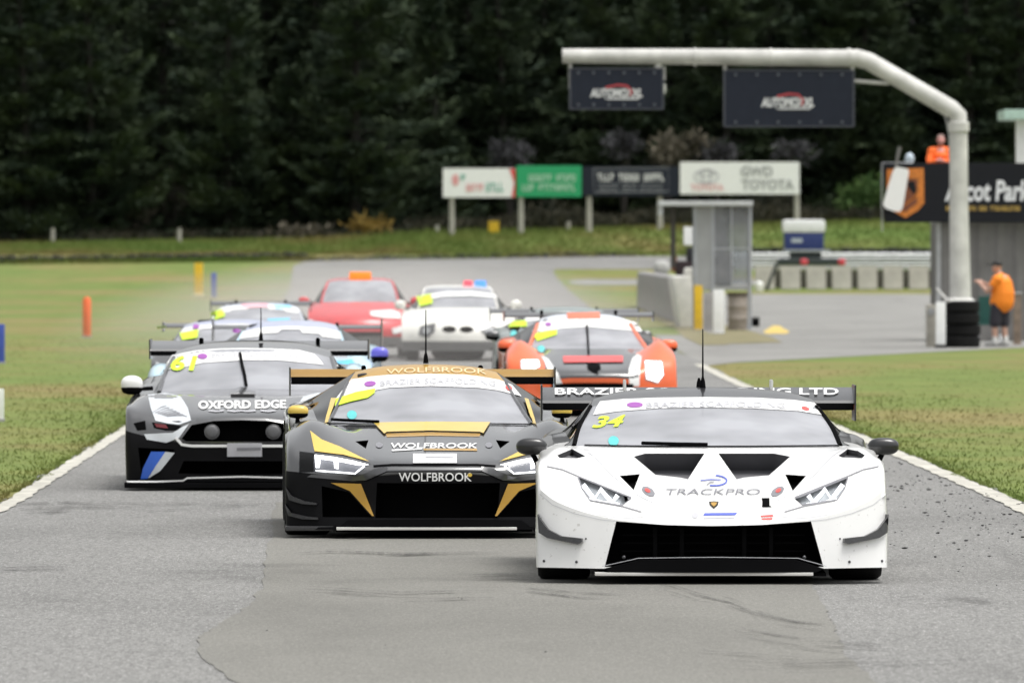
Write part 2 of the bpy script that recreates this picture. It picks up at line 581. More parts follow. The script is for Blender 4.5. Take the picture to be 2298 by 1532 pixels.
for k, (pl, w) in enumerate(MARKS):
    pts = []
    for a, b in zip(pl, pl[1:]):
        for t in (0, 0.25, 0.5, 0.75):
            pts.append((a[0] + (b[0] - a[0]) * t, a[1] + (b[1] - a[1]) * t))
    pts.append(pl[-1])
    V, Fc = [], []
    for st in range(max(3, 4 * len(pl) - 6)):                       # each mark is a bundle of broken streaks
        n0 = random.randrange(0, max(1, len(pts) - 4)); n1 = min(len(pts), n0 + random.randint(3, 8))
        off = random.gauss(0, w * 0.32); th = random.uniform(0.6, 2.6)
        for i in range(n0, n1):
            hw = th * math.sin(math.pi * (i - n0 + 0.25) / (n1 - n0 - 0.5))
            for q in (-1, 1):
                gpt = ground_at(pts[i][0], pts[i][1] + off + q * hw)
                V.append((gpt.x, gpt.y, gpt.z + 0.0195 + k * 0.0008 + st * 0.00006))
            if i > n0:
                m_ = len(V)
                Fc.append((m_ - 4, m_ - 3, m_ - 1, m_ - 2))
    tag(pydata('tyre_mark', V, Fc, M_MARK), 'dark rubber tyre mark smeared across the asphalt', 'marking', group='tyre marks on the asphalt', kind='structure')

# crumbs of rubber at the right-hand edge
bm = bmesh.new()
for k in range(330):
    u = random.uniform(1960, 2330) if k < 318 else random.uniform(300, 2298)
    lo = 1030 + max(0, (u - 1985)) * 0.33
    v = lo + abs(random.gauss(0, 1)) * 75 if k < 318 else random.uniform(1310, 1500)
    if v < lo or v > 1480: continue
    p = ground_at(u, v)
    s_ = random.choice((0.003, 0.003, 0.004, 0.005, 0.006, 0.010) if k < 318 else (0.003, 0.004)) * random.uniform(0.7, 1.2)
    r = bmesh.ops.create_icosphere(bm, subdivisions=1, radius=s_)
    st = random.uniform(1, 2.2)
    for q in r['verts']:
        q.co = Vector((q.co.x * st + random.uniform(-.3, .3) * s_, q.co.y * random.uniform(.8, 1.6), q.co.z * 0.55)) + Vector((p.x, p.y, p.z + 0.014 + s_ * 0.5))
tag(bm_obj('rubber_debris', bm, mat('rubber_crumb', (0.02, 0.02, 0.02), 0.9)), 'scattered crumbs of black tyre rubber along the track edge', 'debris', kind='stuff')

# ------------------------------------------------------------------ grass blades
def blades(regions):
    A, B, Cc = [], [], []
    for (n, fx, y0, y1, pw, h0, ex) in regions:
        t = RNG.random(n)
        Y = y0 + (y1 - y0) * t ** pw
        a = np.array([fx(y) for y in Y])          # (x0, x1)
        X = a[:, 0] + (a[:, 1] - a[:, 0]) * RNG.random(n) ** ex
        Z = np.interp(Y, _ZY, _ZZ)
        h = h0 * (0.5 + RNG.random(n)) * (1 + (Y - 60) / 260)
        w = 0.008 * (1 + (Y - 60) / 110) * (0.7 + 0.7 * RNG.random(n))
        an = RNG.random(n) * np.pi
        lx, ly = RNG.normal(0, 0.45, n) * h, RNG.normal(0, 0.45, n) * h
        A.append(np.stack([X - np.cos(an) * w, Y - np.sin(an) * w, Z - 0.004], 1))
        B.append(np.stack([X + np.cos(an) * w, Y + np.sin(an) * w, Z - 0.004], 1))
        Cc.append(np.stack([X + lx, Y + ly, Z + h], 1))
    A, B, Cc = map(np.concatenate, (A, B, Cc))
    n = len(A)
    V = np.stack([A, B, Cc], 1).reshape(-1, 3)
    me = bpy.data.meshes.new('grass')
    me.vertices.add(n * 3); me.vertices.foreach_set('co', V.ravel())
    me.loops.add(n * 3); me.loops.foreach_set('vertex_index', np.arange(n * 3, dtype=np.int32))
    me.polygons.add(n); me.polygons.foreach_set('loop_start', np.arange(0, n * 3, 3, dtype=np.int32))
    me.update(calc_edges=True)
    o = link('grass', me, M_BLADE)
    tag(o, 'short green grass blades growing along the track edges', 'grass', kind='stuff')
Lf = lambda y: (XL(y) - 0.10 - jit(y, 0.03), XL(y) - 4 - y * 0.045)
Rf = lambda y: (XR(y) + 0.10 + jit(y, 0.03), XR(y) + 4 + y * 0.035)
Le = lambda y: (XL(y) - 0.0 - jit(y, 0.03), XL(y) - 2.5)
Re = lambda y: (XR(y) + 0.0 + jit(y, 0.03), XR(y) + 2.5)
blades([(9000, Lf, 58, 200, 1.3, 0.012, 1.2), (6000, Rf, 58, 152, 1.2, 0.012, 1.2), (15000, Le, 58, 130, 1.2, 0.020, 5.0), (13000, Re, 58, 120, 1.2, 0.020, 5.0)])

# ------------------------------------------------------------------ pines behind the bank
def leaf_material(name, dark, light, sc1):
    m = bpy.data.materials.new(name); m.use_nodes = True
    n, l = m.node_tree.nodes, m.node_tree.links
    b = n['Principled BSDF']; b.inputs['Roughness'].default_value = 0.75; b.inputs['Specular IOR Level'].default_value = 0.2
    g = n.new('ShaderNodeNewGeometry').outputs['Position']
    c = noise_ramp(n, l, g, sc1, 4, [(0.36, dark), (0.66, light)])
    l.new(c, b.inputs['Base Color'])
    return m
M_PINE = leaf_material('pine_needles', (0.030, 0.048, 0.032), (0.062, 0.086, 0.040), 0.45)
M_PINE2 = leaf_material('pine_needles_far', (0.030, 0.042, 0.038), (0.058, 0.072, 0.048), 0.4)
M_BARK = mat('pine_bark', (0.026, 0.024, 0.02), 0.9, var=0.3, scale=4, bump=0.5)

def tri_mesh(name, T):
    """T: (n, 3, 3) triangles"""
    n = len(T)
    me = bpy.data.meshes.new(name)
    me.vertices.add(n * 3); me.vertices.foreach_set('co', T.reshape(-1))
    me.loops.add(n * 3); me.loops.foreach_set('vertex_index', np.arange(n * 3, dtype=np.int32))
    me.polygons.add(n); me.polygons.foreach_set('loop_start', np.arange(0, n * 3, 3, dtype=np.int32))
    me.update(calc_edges=True)
    return me

def tufts(P, D, ln, wd, rng):
    """sprays of needles: two crossed blades per tuft, pointing along D"""
    n = len(P)
    D = D / (np.linalg.norm(D, axis=1, keepdims=True) + 1e-9)
    R = rng.normal(size=(n, 3))
    S = np.cross(D, R); S /= np.linalg.norm(S, axis=1, keepdims=True) + 1e-9
    S2 = np.cross(D, S)
    L = (ln * (0.6 + 0.8 * rng.random(n)))[:, None]; W = (wd * (0.6 + 0.8 * rng.random(n)))[:, None]
    a = np.stack([P - S * W, P + S * W, P + D * L], 1)
    b = np.stack([P - S2 * W, P + S2 * W, P + D * L * 0.9], 1)
    return np.concatenate([a, b])

def pads(P, D, ln, wd, rng, tilt=0.45):
    """needle sprays lying in a branch pad: blades roughly level, so tops catch the sky"""
    n = len(P)
    D = D / (np.linalg.norm(D, axis=1, keepdims=True) + 1e-9)
    U = np.array([0, 0, 1.0]) + rng.normal(0, tilt, (n, 3))
    S = np.cross(D, U); S /= np.linalg.norm(S, axis=1, keepdims=True) + 1e-9
    L = (ln * (0.6 + 0.8 * rng.random(n)))[:, None]; W = (wd * (0.6 + 0.8 * rng.random(n)))[:, None]
    return np.stack([P - S * W, P + S * W, P + D * L], 1)

def pine(seed, h, R):
    rng = np.random.default_rng(seed)
    P, D = [], []
    limbs = bmesh.new()
    lean = rng.normal(0, 0.25, 2)
    tr = [(lean[0] * (t ** 2), lean[1] * (t ** 2), h * t) for t in np.linspace(0, 1, 7)]
    add_tube(limbs, [(x, y, z - 0.4) for x, y, z in tr], [0.015 * h * (1 - 0.93 * t) for t in np.linspace(0, 1, 7)], 8)
    z = 0.25
    side = 1 + 0.35 * np.sin(np.linspace(0, 2 * np.pi, 13) * 1.0 + seed)
    while z < h - 0.2:
        t = z / h
        for q in range(rng.integers(4, 7)):
            az = rng.random() * 2 * np.pi
            Lb = R * (1 - t) ** 0.85 * rng.uniform(0.5, 1.12) * np.interp(az, np.linspace(0, 2 * np.pi, 13), side) + 0.22
            dr = np.array([np.cos(az), np.sin(az)]); pr = np.array([-dr[1], dr[0]])
            droop = rng.uniform(-0.38, -0.05) if t < 0.7 else rng.uniform(0.0, 0.6)
            up = rng.uniform(0.15, 0.45)
            k = int(20 + Lb * 48)
            s = 0.12 + 0.88 * rng.random(k) ** 0.75
            lat = rng.normal(0, 1, k) * (0.20 * Lb * (1.15 - s) + 0.10)
            px = lean[0] * t * t + dr[0] * s * Lb + pr[0] * lat
            py = lean[1] * t * t + dr[1] * s * Lb + pr[1] * lat
            pz = z + droop * s * Lb + up * Lb * s ** 3 - 0.12 * np.abs(lat) + rng.normal(0, 0.07, k)
            P.append(np.stack([px, py, pz], 1))
            sg = np.sign(lat)[:, None] * 0.7
            D.append(np.concatenate([dr[None, :] + pr[None, :] * sg + rng.normal(0, .3, (k, 2)), (droop + 3 * up * s ** 2 + rng.normal(0, .3, k))[:, None]], 1))
            if rng.random() < 0.3:
                add_tube(limbs, [(lean[0] * t * t, lean[1] * t * t, z), (dr[0] * Lb * .5, dr[1] * Lb * .5, z + droop * .5 * Lb), (dr[0] * Lb * .9, dr[1] * Lb * .9, z + droop * .9 * Lb + up * .7 * Lb)], [0.07 * (1 - t) + 0.02, 0.04 * (1 - t) + .012, 0.01], 5)
        z += rng.uniform(0.30, 0.55) * (h / 22) ** 0.3
    T = pads(np.concatenate(P), np.concatenate(D), 0.36, 0.068, rng)
    root = empty('pine_tree')
    link('crown', tri_mesh('crown', T), M_PINE, root)
    bm_obj('trunk', limbs, M_BARK, root, smooth=60)
    return root

protos = [pine(11, 23, 4.4), pine(12, 26, 4.2), pine(13, 20, 4.6), pine(14, 13.5, 3.1), pine(15, 9.5, 2.5)]
PL = 'dark green pine standing in the dense belt behind the track'
PG = 'pines of the shelter belt'
first = set()
rows_t = [(485.5, 4.4, 0, (3, 4, 4, 2)), (494, 4.4, 2.2, (0, 2, 3, 3)), (501, 4.4, 0.8, (0, 1, 2)), (509, 4.8, 2.6, (0, 1))]
for ri, (Y, dx, off, kinds) in enumerate(rows_t):
    x = -44 + off
    while x < 44:
        k = random.choice(kinds)
        if ri == 0 and (random.random() < 0.15 or x > -4):
            x += dx; continue
        pr = protos[k]
        t = pr if k not in first else copy_tree(pr)
        first.add(k)
        X, YY = x + random.uniform(-1.4, 1.4), Y + random.uniform(-2, 2)
        t.location = (X, YY, gz(X, YY) - 0.05)
        t.rotation_euler = (0, 0, random.uniform(0, 6.28))
        s_ = random.uniform(0.88, 1.15)
        t.scale = (s_, s_, s_)
        tag(t, PL, 'tree', PG)
        x += dx * random.uniform(0.85, 1.15)
for k, pr in enumerate(protos):
    if k not in first:
        pr.location = (46 + k * 4, 496, gz(46, 496)); tag(pr, PL, 'tree', PG)

# the wood behind them reads as one mass
n = 150000
X = RNG.uniform(-75, 75, n); Y = RNG.uniform(516, 530, n)
Z = RNG.random(n) ** 0.9 * (25 + 3 * np.sin(X * 0.9) + 2 * np.sin(X * 2.3)) + 2.5
T = tufts(np.stack([X, Y, Z], 1), RNG.normal(size=(n, 3)) + np.array([0, -0.5, 0.2]), 1.0, 0.16, RNG)
tag(link('forest', tri_mesh('forest', T), M_PINE2), 'dense dark wood filling the gaps behind the pine trees', 'forest', kind='stuff')

# scrub and dry stalks at the foot of the pines
M_SCRUB = leaf_material('scrub_leaves', (0.022, 0.026, 0.018), (0.070, 0.064, 0.040), 0.6)
n = 26000
X = RNG.uniform(-45, 45, n); Y = RNG.uniform(481, 489, n)
top = np.where(X < -6, 0.35, 0.5) + np.where(X < -6, 0.5, 1.1) * (0.5 + 0.5 * np.sin(X * 0.8) * np.sin(X * 0.23 + 1)) * (Y - 480) / 8
Z = np.array([gz(a, b) for a, b in zip(X, Y)]) + RNG.random(n) * top
T = tufts(np.stack([X, Y, Z], 1), RNG.normal(0, .5, size=(n, 3)) + np.array([0, 0, 0.8]), 0.42, 0.07, RNG)
tag(link('undergrowth', tri_mesh('undergrowth', T), M_SCRUB), 'dry brown scrub and stalks at the foot of the pines', 'undergrowth', kind='stuff')
n = 60000
X = RNG.uniform(-45, 45, n); Y = RNG.uniform(449, 484, n)
Z = np.array([gz(a, b) for a, b in zip(X, Y)])
fr = np.clip(np.interp(X, [-45, -12, -4, 2, 45], [0.16, 0.18, 0.30, 0.16, 0.12]) * np.where(Y > 476, 1.5, 1.0), 0, 1)
T = tufts(np.stack([X, Y, Z], 1), RNG.normal(0, .4, size=(n, 3)) + np.array([0, 0, 1.0]), 1.0, 0.035, RNG)
fr2 = np.concatenate([fr, fr])
T[:, 2] = (T[:, 0] + T[:, 1]) / 2 + (T[:, 2] - (T[:, 0] + T[:, 1]) / 2) * fr2[:, None]
tag(link('bank_grass', tri_mesh('bank_grass', T), M_BLADE), 'long rough grass covering the bank below the pines', 'grass', kind='stuff')
# ------------------------------------------------------------------ racing cars: builder
NS = 6
def tang(P, sharp, sym):
    """left and right tangents of an interpolating curve through P (n, 3)"""
    n = len(P)
    d = P[1:] - P[:-1]
    mL = np.zeros_like(P); mR = np.zeros_like(P)
    for k in range(n):
        if k == 0:
            if sym:
                t = d[0] * np.array([1, 0, 0])
            else: t = d[0]
            mL[k] = mR[k] = t
        elif k == n - 1:
            mL[k] = mR[k] = d[-1]
        elif k in sharp:
            mL[k], mR[k] = d[k - 1], d[k]
        else:
            a, b = d[k - 1], d[k]
            t = (a + b) / 2
            lim = 3 * np.minimum(np.abs(a), np.abs(b))
            t = np.where(a * b > 0, np.clip(t, -lim, lim), 0)
            mL[k] = mR[k] = t
    return mL, mR

def curve(P, sharp, sym=False):
    P = np.asarray(P, float)
    mL, mR = tang(P, sharp, sym)
    out = []
    for k in range(len(P) - 1):
        for q in range(NS):
            t = q / NS
            h00 = 2 * t ** 3 - 3 * t ** 2 + 1; h10 = t ** 3 - 2 * t ** 2 + t; h01 = -2 * t ** 3 + 3 * t ** 2; h11 = t ** 3 - t ** 2
            out.append(h00 * P[k] + h10 * mR[k] + h01 * P[k + 1] + h11 * mL[k + 1])
    out.append(P[-1])
    return np.array(out)

M_BLACK = mat('matt_black_plastic', (0.005, 0.005, 0.0055), 0.8, spec=0.02)
M_CARBON = mat('carbon_fibre', (0.03, 0.03, 0.032), 0.38, coat=0.4, var=0.3, scale=60)
M_TYRE = mat('tyre_rubber', (0.009, 0.009, 0.009), 0.9, bump=0.3, scale=12, spec=0.2)
M_RIM = mat('dark_wheel_metal', (0.08, 0.08, 0.085), 0.35, metal=0.8)
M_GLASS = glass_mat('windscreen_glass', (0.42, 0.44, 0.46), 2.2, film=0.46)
M_SGLASS = glass_mat('side_glass', (0.10, 0.10, 0.11), 1.6)
M_LENS = glass_mat('headlight_lens', (0.92, 0.94, 0.96), 1.4)
M_LED = mat('lit_headlight', (0.9, 0.9, 0.9), 0.3, emit=((1, 1, 1), 1.6))
M_LAMPH = mat('headlight_housing', (0.33, 0.34, 0.35), 0.4, metal=0.2)
M_STWHITE = mat('sticker_white', (0.83, 0.83, 0.82), 0.45, coat=0.3, var=0.03)
M_STGREY = mat('sticker_grey', (0.22, 0.22, 0.24), 0.5)
M_PALEGREY = mat('sticker_pale_grey', (0.50, 0.50, 0.53), 0.5)
M_LIME = mat('sticker_lime', (0.62, 0.86, 0.03), 0.5, var=0.04)
M_PURPLE = mat('sticker_purple', (0.36, 0.10, 0.42), 0.5)
M_TEAL = mat('sticker_teal', (0.10, 0.52, 0.52), 0.5)
M_SRED = mat('sticker_red', (0.70, 0.09, 0.08), 0.5)
M_SKID = mat('skid_plate_metal', (0.62, 0.61, 0.58), 0.5)
M_INT = mat('cabin_dark', (0.030, 0.030, 0.034), 0.8)
M_CAGE = mat('roll_cage_grey', (0.28, 0.28, 0.30), 0.5)

def at_px(p):
    q = CAM_M.transposed() @ (p - CAM_P)
    return (CX + q.x / -q.z * F, 766.0 - q.y / -q.z * F)

M_DULLBLK = mat('dull_black_bumper', (0.007, 0.007, 0.008), 0.45, spec=0.10, var=.15)

class Car:
    def __init__(s, X, Y, yaw, label, group='racing cars bunched on the track', name='race_car'):
        s.root = empty(name, (X, Y, gz(X, Y) + (0.010)), math.radians(yaw))
        tag(s.root, label, 'car', group)
        s.M = Matrix.Translation(s.root.location) @ Matrix.Rotation(math.radians(yaw), 4, 'Z')
        s.I = s.M.inverted()
        s.Y = Y; s.yaw = math.radians(yaw)
        s.bm = None

    def P(s, u, v, y):
        """local point at local depth y seen at photo pixel (u, v)"""
        Yw = s.Y + y
        for _ in range(4):
            p = s.I @ at(u, v, Yw)
            Yw += y - p.y
        return (p.x, p.y, p.z)

    # --- body shell
    def shell(s, rows, paint, cells=None, sharp_rows=(5, 7), glass=True, crease=(3, 4), nose=()):
        """rows: 14 x 8 points of the right half, centre line outwards. cells(i, j) -> (part, material) or None"""
        G = np.array(rows, float)
        G[:, :, 0] = np.abs(G[:, :, 0]); G[:, 0, 0] = 0
        s.G = G
        R = np.array([curve(G[j], set(crease) if 5 <= j <= 9 else set(), True) for j in range(14)])
        nI = R.shape[1]
        D = np.stack([curve(R[:, c], (set(sharp_rows) if c <= 3 * NS else set()) | set(nose)) for c in range(nI)], 1)
        nJ = D.shape[0]
        s.D = D
        V = []; idx = {}
        for j in range(nJ):
            for c in range(-(nI - 1), nI):
                p = D[j, abs(c)].copy()
                if c < 0: p[0] = -p[0]
                idx[(j, c)] = len(V); V.append(p)
        parts = {}
        for j in range(nJ - 1):
            for c in range(-(nI - 1), nI - 1):
                ci = (c if c >= 0 else -c - 1) // NS; cj = j // NS
                key = None
                if cells: key = cells(ci, cj)
                if key is None and glass:
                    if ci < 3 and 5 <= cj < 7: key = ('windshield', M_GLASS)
                    elif ci == 3 and 5 <= cj < 9: key = ('side_window', M_SGLASS) if c >= 0 else ('side_window_', M_SGLASS)
                    elif ci < 3 and 9 <= cj < 10: key = ('rear_window', M_SGLASS)
                if key is None: key = ('body', paint)
                if key[0] == 'rear_quarter' and c < 0: key = ('rear_quarter_', key[1])
                parts.setdefault(key[0], (key[1], []))[1].append((idx[(j, c)], idx[(j, c + 1)], idx[(j + 1, c + 1)], idx[(j + 1, c)]))
        s.parts = {}
        Vv = [Vector(p) for p in V]
        allf = [f for m, fs in parts.values() for f in fs]
        s.bvh = BVHTree.FromPolygons(Vv, allf)
        for nm, (m, fs) in parts.items():
            used = sorted({k for f in fs for k in f}); mp = {k: q for q, k in enumerate(used)}
            bm = bmesh.new()
            vs = [bm.verts.new(Vv[k]) for k in used]
            for f in fs:
                vv = []
                for k in f:
                    if vs[mp[k]] not in vv: vv.append(vs[mp[k]])
                if len(vv) > 2:
                    try: bm.faces.new(vv)
                    except ValueError: pass
            bmesh.ops.remove_doubles(bm, verts=bm.verts[:], dist=1e-5)
            s.parts[nm] = [bm, m]

    def finish(s, angle=42):
        for nm, (bm, m) in s.parts.items():
            bmesh.ops.recalc_face_normals(bm, faces=bm.faces)
            if sum(f.normal.dot(f.calc_center_median() - Vector((0, 2.2, .35))) * f.calc_area() for f in bm.faces) < 0:
                bmesh.ops.reverse_faces(bm, faces=bm.faces)
            o = bm_obj(nm.rstrip('_'), bm, m, s.root, smooth=angle, recalc=False)

    # --- things laid on the skin
    def hit(s, u, v):
        o = s.I @ CAM_P
        d = (s.I.to_3x3() @ pix_dir(u, v)).normalized()
        loc, n, i, dist = s.bvh.ray_cast(o, d)
        if loc is None:                       # just past the outline: carry the nearest depth over
            c0 = at_px(s.M @ Vector((0, 1.2, 0.6)))
            for k in range(1, 40):
                t = k / 40.0
                d2 = (s.I.to_3x3() @ pix_dir(u + (c0[0] - u) * t, v + (c0[1] - v) * t)).normalized()
                l2, n, i, dist = s.bvh.ray_cast(o, d2)
                if l2 is not None:
                    loc = o + d * dist
                    break
        if n.dot(d) > 0: n = -n
        return loc, n

    def decal(s, poly, material, name='decal', off=0.004, step=14, mirror=False, parent=None):
        pv, fs = cut_poly(poly, step)
        pts = []
        nrm = Vector((0, 0, 0))
        for p in pv:
            l, n = s.hit(*p)
            pts.append(l + n * off)
            nrm += n
        f0 = fs[0]
        if sum(((pts[f[1]] - pts[f[0]]).cross(pts[f[2]] - pts[f[0]])).dot(nrm) for f in fs) < 0:
            fs = [f[::-1] for f in fs]
        o = pydata(name, pts, fs, material, parent or s.root, smooth=180)
        if mirror:
            pydata(name, [Vector((-p.x, p.y, p.z)) for p in pts], [f[::-1] for f in fs], material, parent or s.root, smooth=180)
        return o

    def text(s, txt, box, material, bold=0.0, shear=0.0, off=0.006, bend=None, name='lettering', parent=None):
        vs, fs = text_mesh(txt, bold, shear)
        u0, v0, u1, v1 = box
        pts = []
        for x, y in vs:
            u = u0 + x * (u1 - u0); v = v1 - y * (v1 - v0)
            if bend: v += bend((x - 0.5) * 2)
            l, n = s.hit(u, v)
            pts.append(l + n * off)
        return pydata(name, pts, fs, material, parent or s.root)

    def pad(s, poly, depth, material, name, step=16, mirror=False, out=None, sink=0.03):
        """solid raised piece standing off the skin by depth"""
        pv, fs = cut_poly(poly, step)
        dirv = Vector(out) if out else Vector((0, -1, 0))
        for mi in ((1, -1) if mirror else (1,)):
            bm = bmesh.new()
            vs = []
            for p in pv:
                l, n = s.hit(*p)
                q = l + dirv * depth
                vs.append(bm.verts.new((q.x * mi, q.y, q.z)))
            faces = [bm.faces.new([vs[k] for k in (f if mi == 1 else f[::-1])]) for f in fs]
            bmesh.ops.recalc_face_normals(bm, faces=bm.faces)
            back = -(dirv * (depth + sink)); back.x *= mi
            r = bmesh.ops.extrude_face_region(bm, geom=bm.faces[:])
            bmesh.ops.translate(bm, verts=[g for g in r['geom'] if isinstance(g, bmesh.types.BMVert)], vec=back)
            o = bm_obj(name, bm, material, s.root, smooth=40)
        return o

    def opening(s, poly, depth, material, name, part='body', ymax=3.0, dirv=(0, 1, 0), mirror=False, floor=True, floor_mat=None):
        """cut a real opening through the skin and line it"""
        loc = [s.hit(*p)[0] for p in poly]
        res = []
        for mi in ((1, -1) if mirror else (1,)):
            q = [(p.x * mi, p.z) for p in loc]
            if mi == -1: q = q[::-1]
            bm = s.parts[part][0]
            x0, x1 = min(a for a, _ in q), max(a for a, _ in q); z0, z1 = min(b for _, b in q), max(b for _, b in q)
            def cand():
                r = []
                for f in bm.faces:
                    if f.normal.length < 0.1: f.normal_update()
                    c = f.calc_center_median()
                    if c.y > ymax: continue
                    xs_ = [v.co.x for v in f.verts]; zs_ = [v.co.z for v in f.verts]
                    if max(xs_) < x0 or min(xs_) > x1 or max(zs_) < z0 or min(zs_) > z1: continue
                    r.append(f)
                return r
            for k in range(len(q)):
                a, b = q[k], q[(k + 1) % len(q)]
                fsel = cand()
                geom = list({g for f in fsel for g in list(f.verts) + list(f.edges)}) + fsel
                bmesh.ops.bisect_plane(bm, geom=geom, dist=1e-5, plane_co=(a[0], 0, a[1]), plane_no=(b[1] - a[1], 0, a[0] - b[0]))
            dead = [f for f in cand() if inside((f.calc_center_median().x, f.calc_center_median().z), q)]
            ds = set(dead)
            edges = [[tuple(v.co) for v in e.verts] for e in {e for f in dead for e in f.edges} if len(e.link_faces) == 1 or any(g not in ds for g in e.link_faces)]
            bmesh.ops.delete(bm, geom=dead, context='FACES')
            d = Vector(dirv) * depth; d.x *= mi
            b2 = bmesh.new()
            for a, b in edges:
                a, b = Vector(a), Vector(b)
                b2.faces.new([b2.verts.new(a), b2.verts.new(b), b2.verts.new(b + d), b2.verts.new(a + d)])
            bmesh.ops.remove_doubles(b2, verts=b2.verts[:], dist=1e-5)
            ob = bm_obj(name, b2, material, s.root, smooth=40)
            if floor:
                pv, fs = cut_poly([(p[0], p[1]) for p in poly], 12)
                pts = [s.hit(*p)[0] for p in pv]
                pts = [Vector((p.x * mi, p.y, p.z)) + d * 0.98 for p in pts]
                pydata('backing', pts, fs, floor_mat or material, ob, smooth=180)
            res.append(ob)
        return res

    def pillar_trim(s, material, r=0.014, j0=5, j1=7, c=3):
        for sx in (-1, 1):
            b = bmesh.new()
            q = s.D[j0 * NS:j1 * NS + 1, c * NS]
            add_tube(b, [(sx * p[0], p[1] - .004, p[2] + .002) for p in q], r, 6)
            bm_obj('pillar_trim', b, material, s.root, smooth=60)

    def patch(s, j0, j1, c0, c1, material, name, off=.006, sides=(1, -1)):
        """a panel following the skin between grid rows j0..j1 and columns c0..c1 (control units)"""
        js = range(round(j0 * NS), round(j1 * NS) + 1); cs = range(round(c0 * NS), round(c1 * NS) + 1)
        for sx in sides:
            V = [(sx * s.D[j, c_][0], s.D[j, c_][1] - off, s.D[j, c_][2] + off * .3) for j in js for c_ in cs]
            n = len(cs)
            Fc = [(a * n + q, a * n + q + 1, (a + 1) * n + q + 1, (a + 1) * n + q) for a in range(len(js) - 1) for q in range(n - 1)]
            if sx < 0: Fc = [f[::-1] for f in Fc]
            pydata(name, V, Fc, material, s.root, smooth=180)

    # --- running gear and fittings
    def wheels(s, track, yf, yr, r=0.335, w=0.31, rim=M_RIM, kind='race'):
        seg = 36
        for x in (-track, track):
            sg = 1 if x > 0 else -1
            for y in (yf, yr):
                b = bmesh.new()
                rr = r * 0.70
                add_lathe(b, [(rr * 0.98, -w * .46), (rr, -w * .40), (rr * .93, -w * .3), (rr * .93, w * .3), (rr, w * .40), (rr * 0.98, w * .46)], seg, 'x', (x, y, r), False)
                # spokes
                for k in range(10):
                    a = 2 * math.pi * k / 10
                    ca, sa = math.cos(a), math.sin(a)
                    add_tube(b, [(x + sg * w * .36, y + ca * .05, r + sa * .05), (x + sg * w * .40, y + ca * rr * .55, r + sa * rr * .55), (x + sg * w * .36, y + ca * rr * .97, r + sa * rr * .97)], [0.022, 0.016, 0.014], 5)
                add_lathe(b, [(0.06, sg * w * .30), (0.06, sg * w * .40), (0.035, sg * w * .44)] if sg > 0 else [(0.035, -w * .44), (0.06, -w * .40), (0.06, -w * .30)], 12, 'x', (x, y, r))
                wheel = bm_obj('wheel', b, rim, s.root, smooth=40)
                b = bmesh.new()
                hw = w / 2
                add_lathe(b, [(rr * .97, -hw * .92), (r * .80, -hw), (r * .93, -hw * .98), (r * .985, -hw * .86), (r, -hw * .70), (r, 0), (r, hw * .70), (r * .985, hw * .86), (r * .93, hw * .98), (r * .80, hw), (rr * .97, hw * .92)], 48, 'x', (x, y, r), False)
                bm_obj('tyre', b, M_TYRE, wheel, smooth=40)

    def underfloor(s, hw, y0, y1, z=0.048):
        y0 = y0 - .05
        b = bmesh.new()
        add_box(b, -hw, hw, y0, y1, z, z + 0.02)
        bm_obj('underfloor', b, M_BLACK, s.root)
        b = bmesh.new()
        add_box(b, -hw * 1.0, hw * 1.0, y0 + 0.75, y0 + 0.80, z + .02, z + 0.35)
        bm_obj('front_bulkhead', b, M_BLACK, s.root)

    def cabin(s, y, z, w=0.62, seat_x=-0.33):
        b = bmesh.new()
        add_box(b, -w, w, y, y + 0.45, z - 0.28, z - 0.07, 0.05)
        bm_obj('dashboard', b, M_INT, s.root, smooth=50)
        b = bmesh.new()
        add_box(b, seat_x - .24, seat_x + .24, y + 1.05, y + 1.25, z - .45, z + .10, 0.06)
        add_box(b, seat_x - .16, seat_x + .16, y + 1.02, y + 1.2, z + .08, z + .24, 0.05)
        bm_obj('seat', b, M_INT, s.root, smooth=50)
        b = bmesh.new()
        pts = [(seat_x + 0.17 * math.cos(a), y + .52 + 0.05 * math.sin(a), z - .05 + 0.15 * math.sin(a)) for a in np.linspace(0, 2 * math.pi, 20)]
        add_tube(b, pts, 0.016, 6)
        add_tube(b, [(seat_x - .16, y + .52, z - .05), (seat_x + .16, y + .52, z - .05)], 0.014, 6)
        bm_obj('steering_wheel', b, M_BLACK, s.root, smooth=60)
        G = s.G
        b = bmesh.new()
        for sx in (-1, 1):
            a = G[7, 3]; e = G[9, 3]; c = G[5, 3]
            add_tube(b, [(sx * (c[0] - .09), c[1] + .12, c[2] - .25), (sx * (c[0] - .09), c[1] + .15, c[2] - .02), (sx * (a[0] - .07), a[1] + .06, a[2] - .06), (sx * (e[0] - .05), e[1] - .1, e[2] - .09), (sx * .5, e[1] + .2, .3)], 0.022, 8)
        a = G[7, 3]
        add_tube(b, [(-a[0] + .07, a[1] + .06, a[2] - .06), (a[0] - .07, a[1] + .06, a[2] - .06)], 0.02, 8)
        e = G[9, 3]
        add_tube(b, [(-e[0] + .05, e[1] - .1, e[2] - .09), (.3, e[1] - .1, .35)], 0.02, 8)
        add_tube(b, [(e[0] - .05, e[1] - .1, e[2] - .09), (-.3, e[1] - .1, .35)], 0.02, 8)
        bm_obj('roll_cage', b, M_CAGE, s.root, smooth=60)

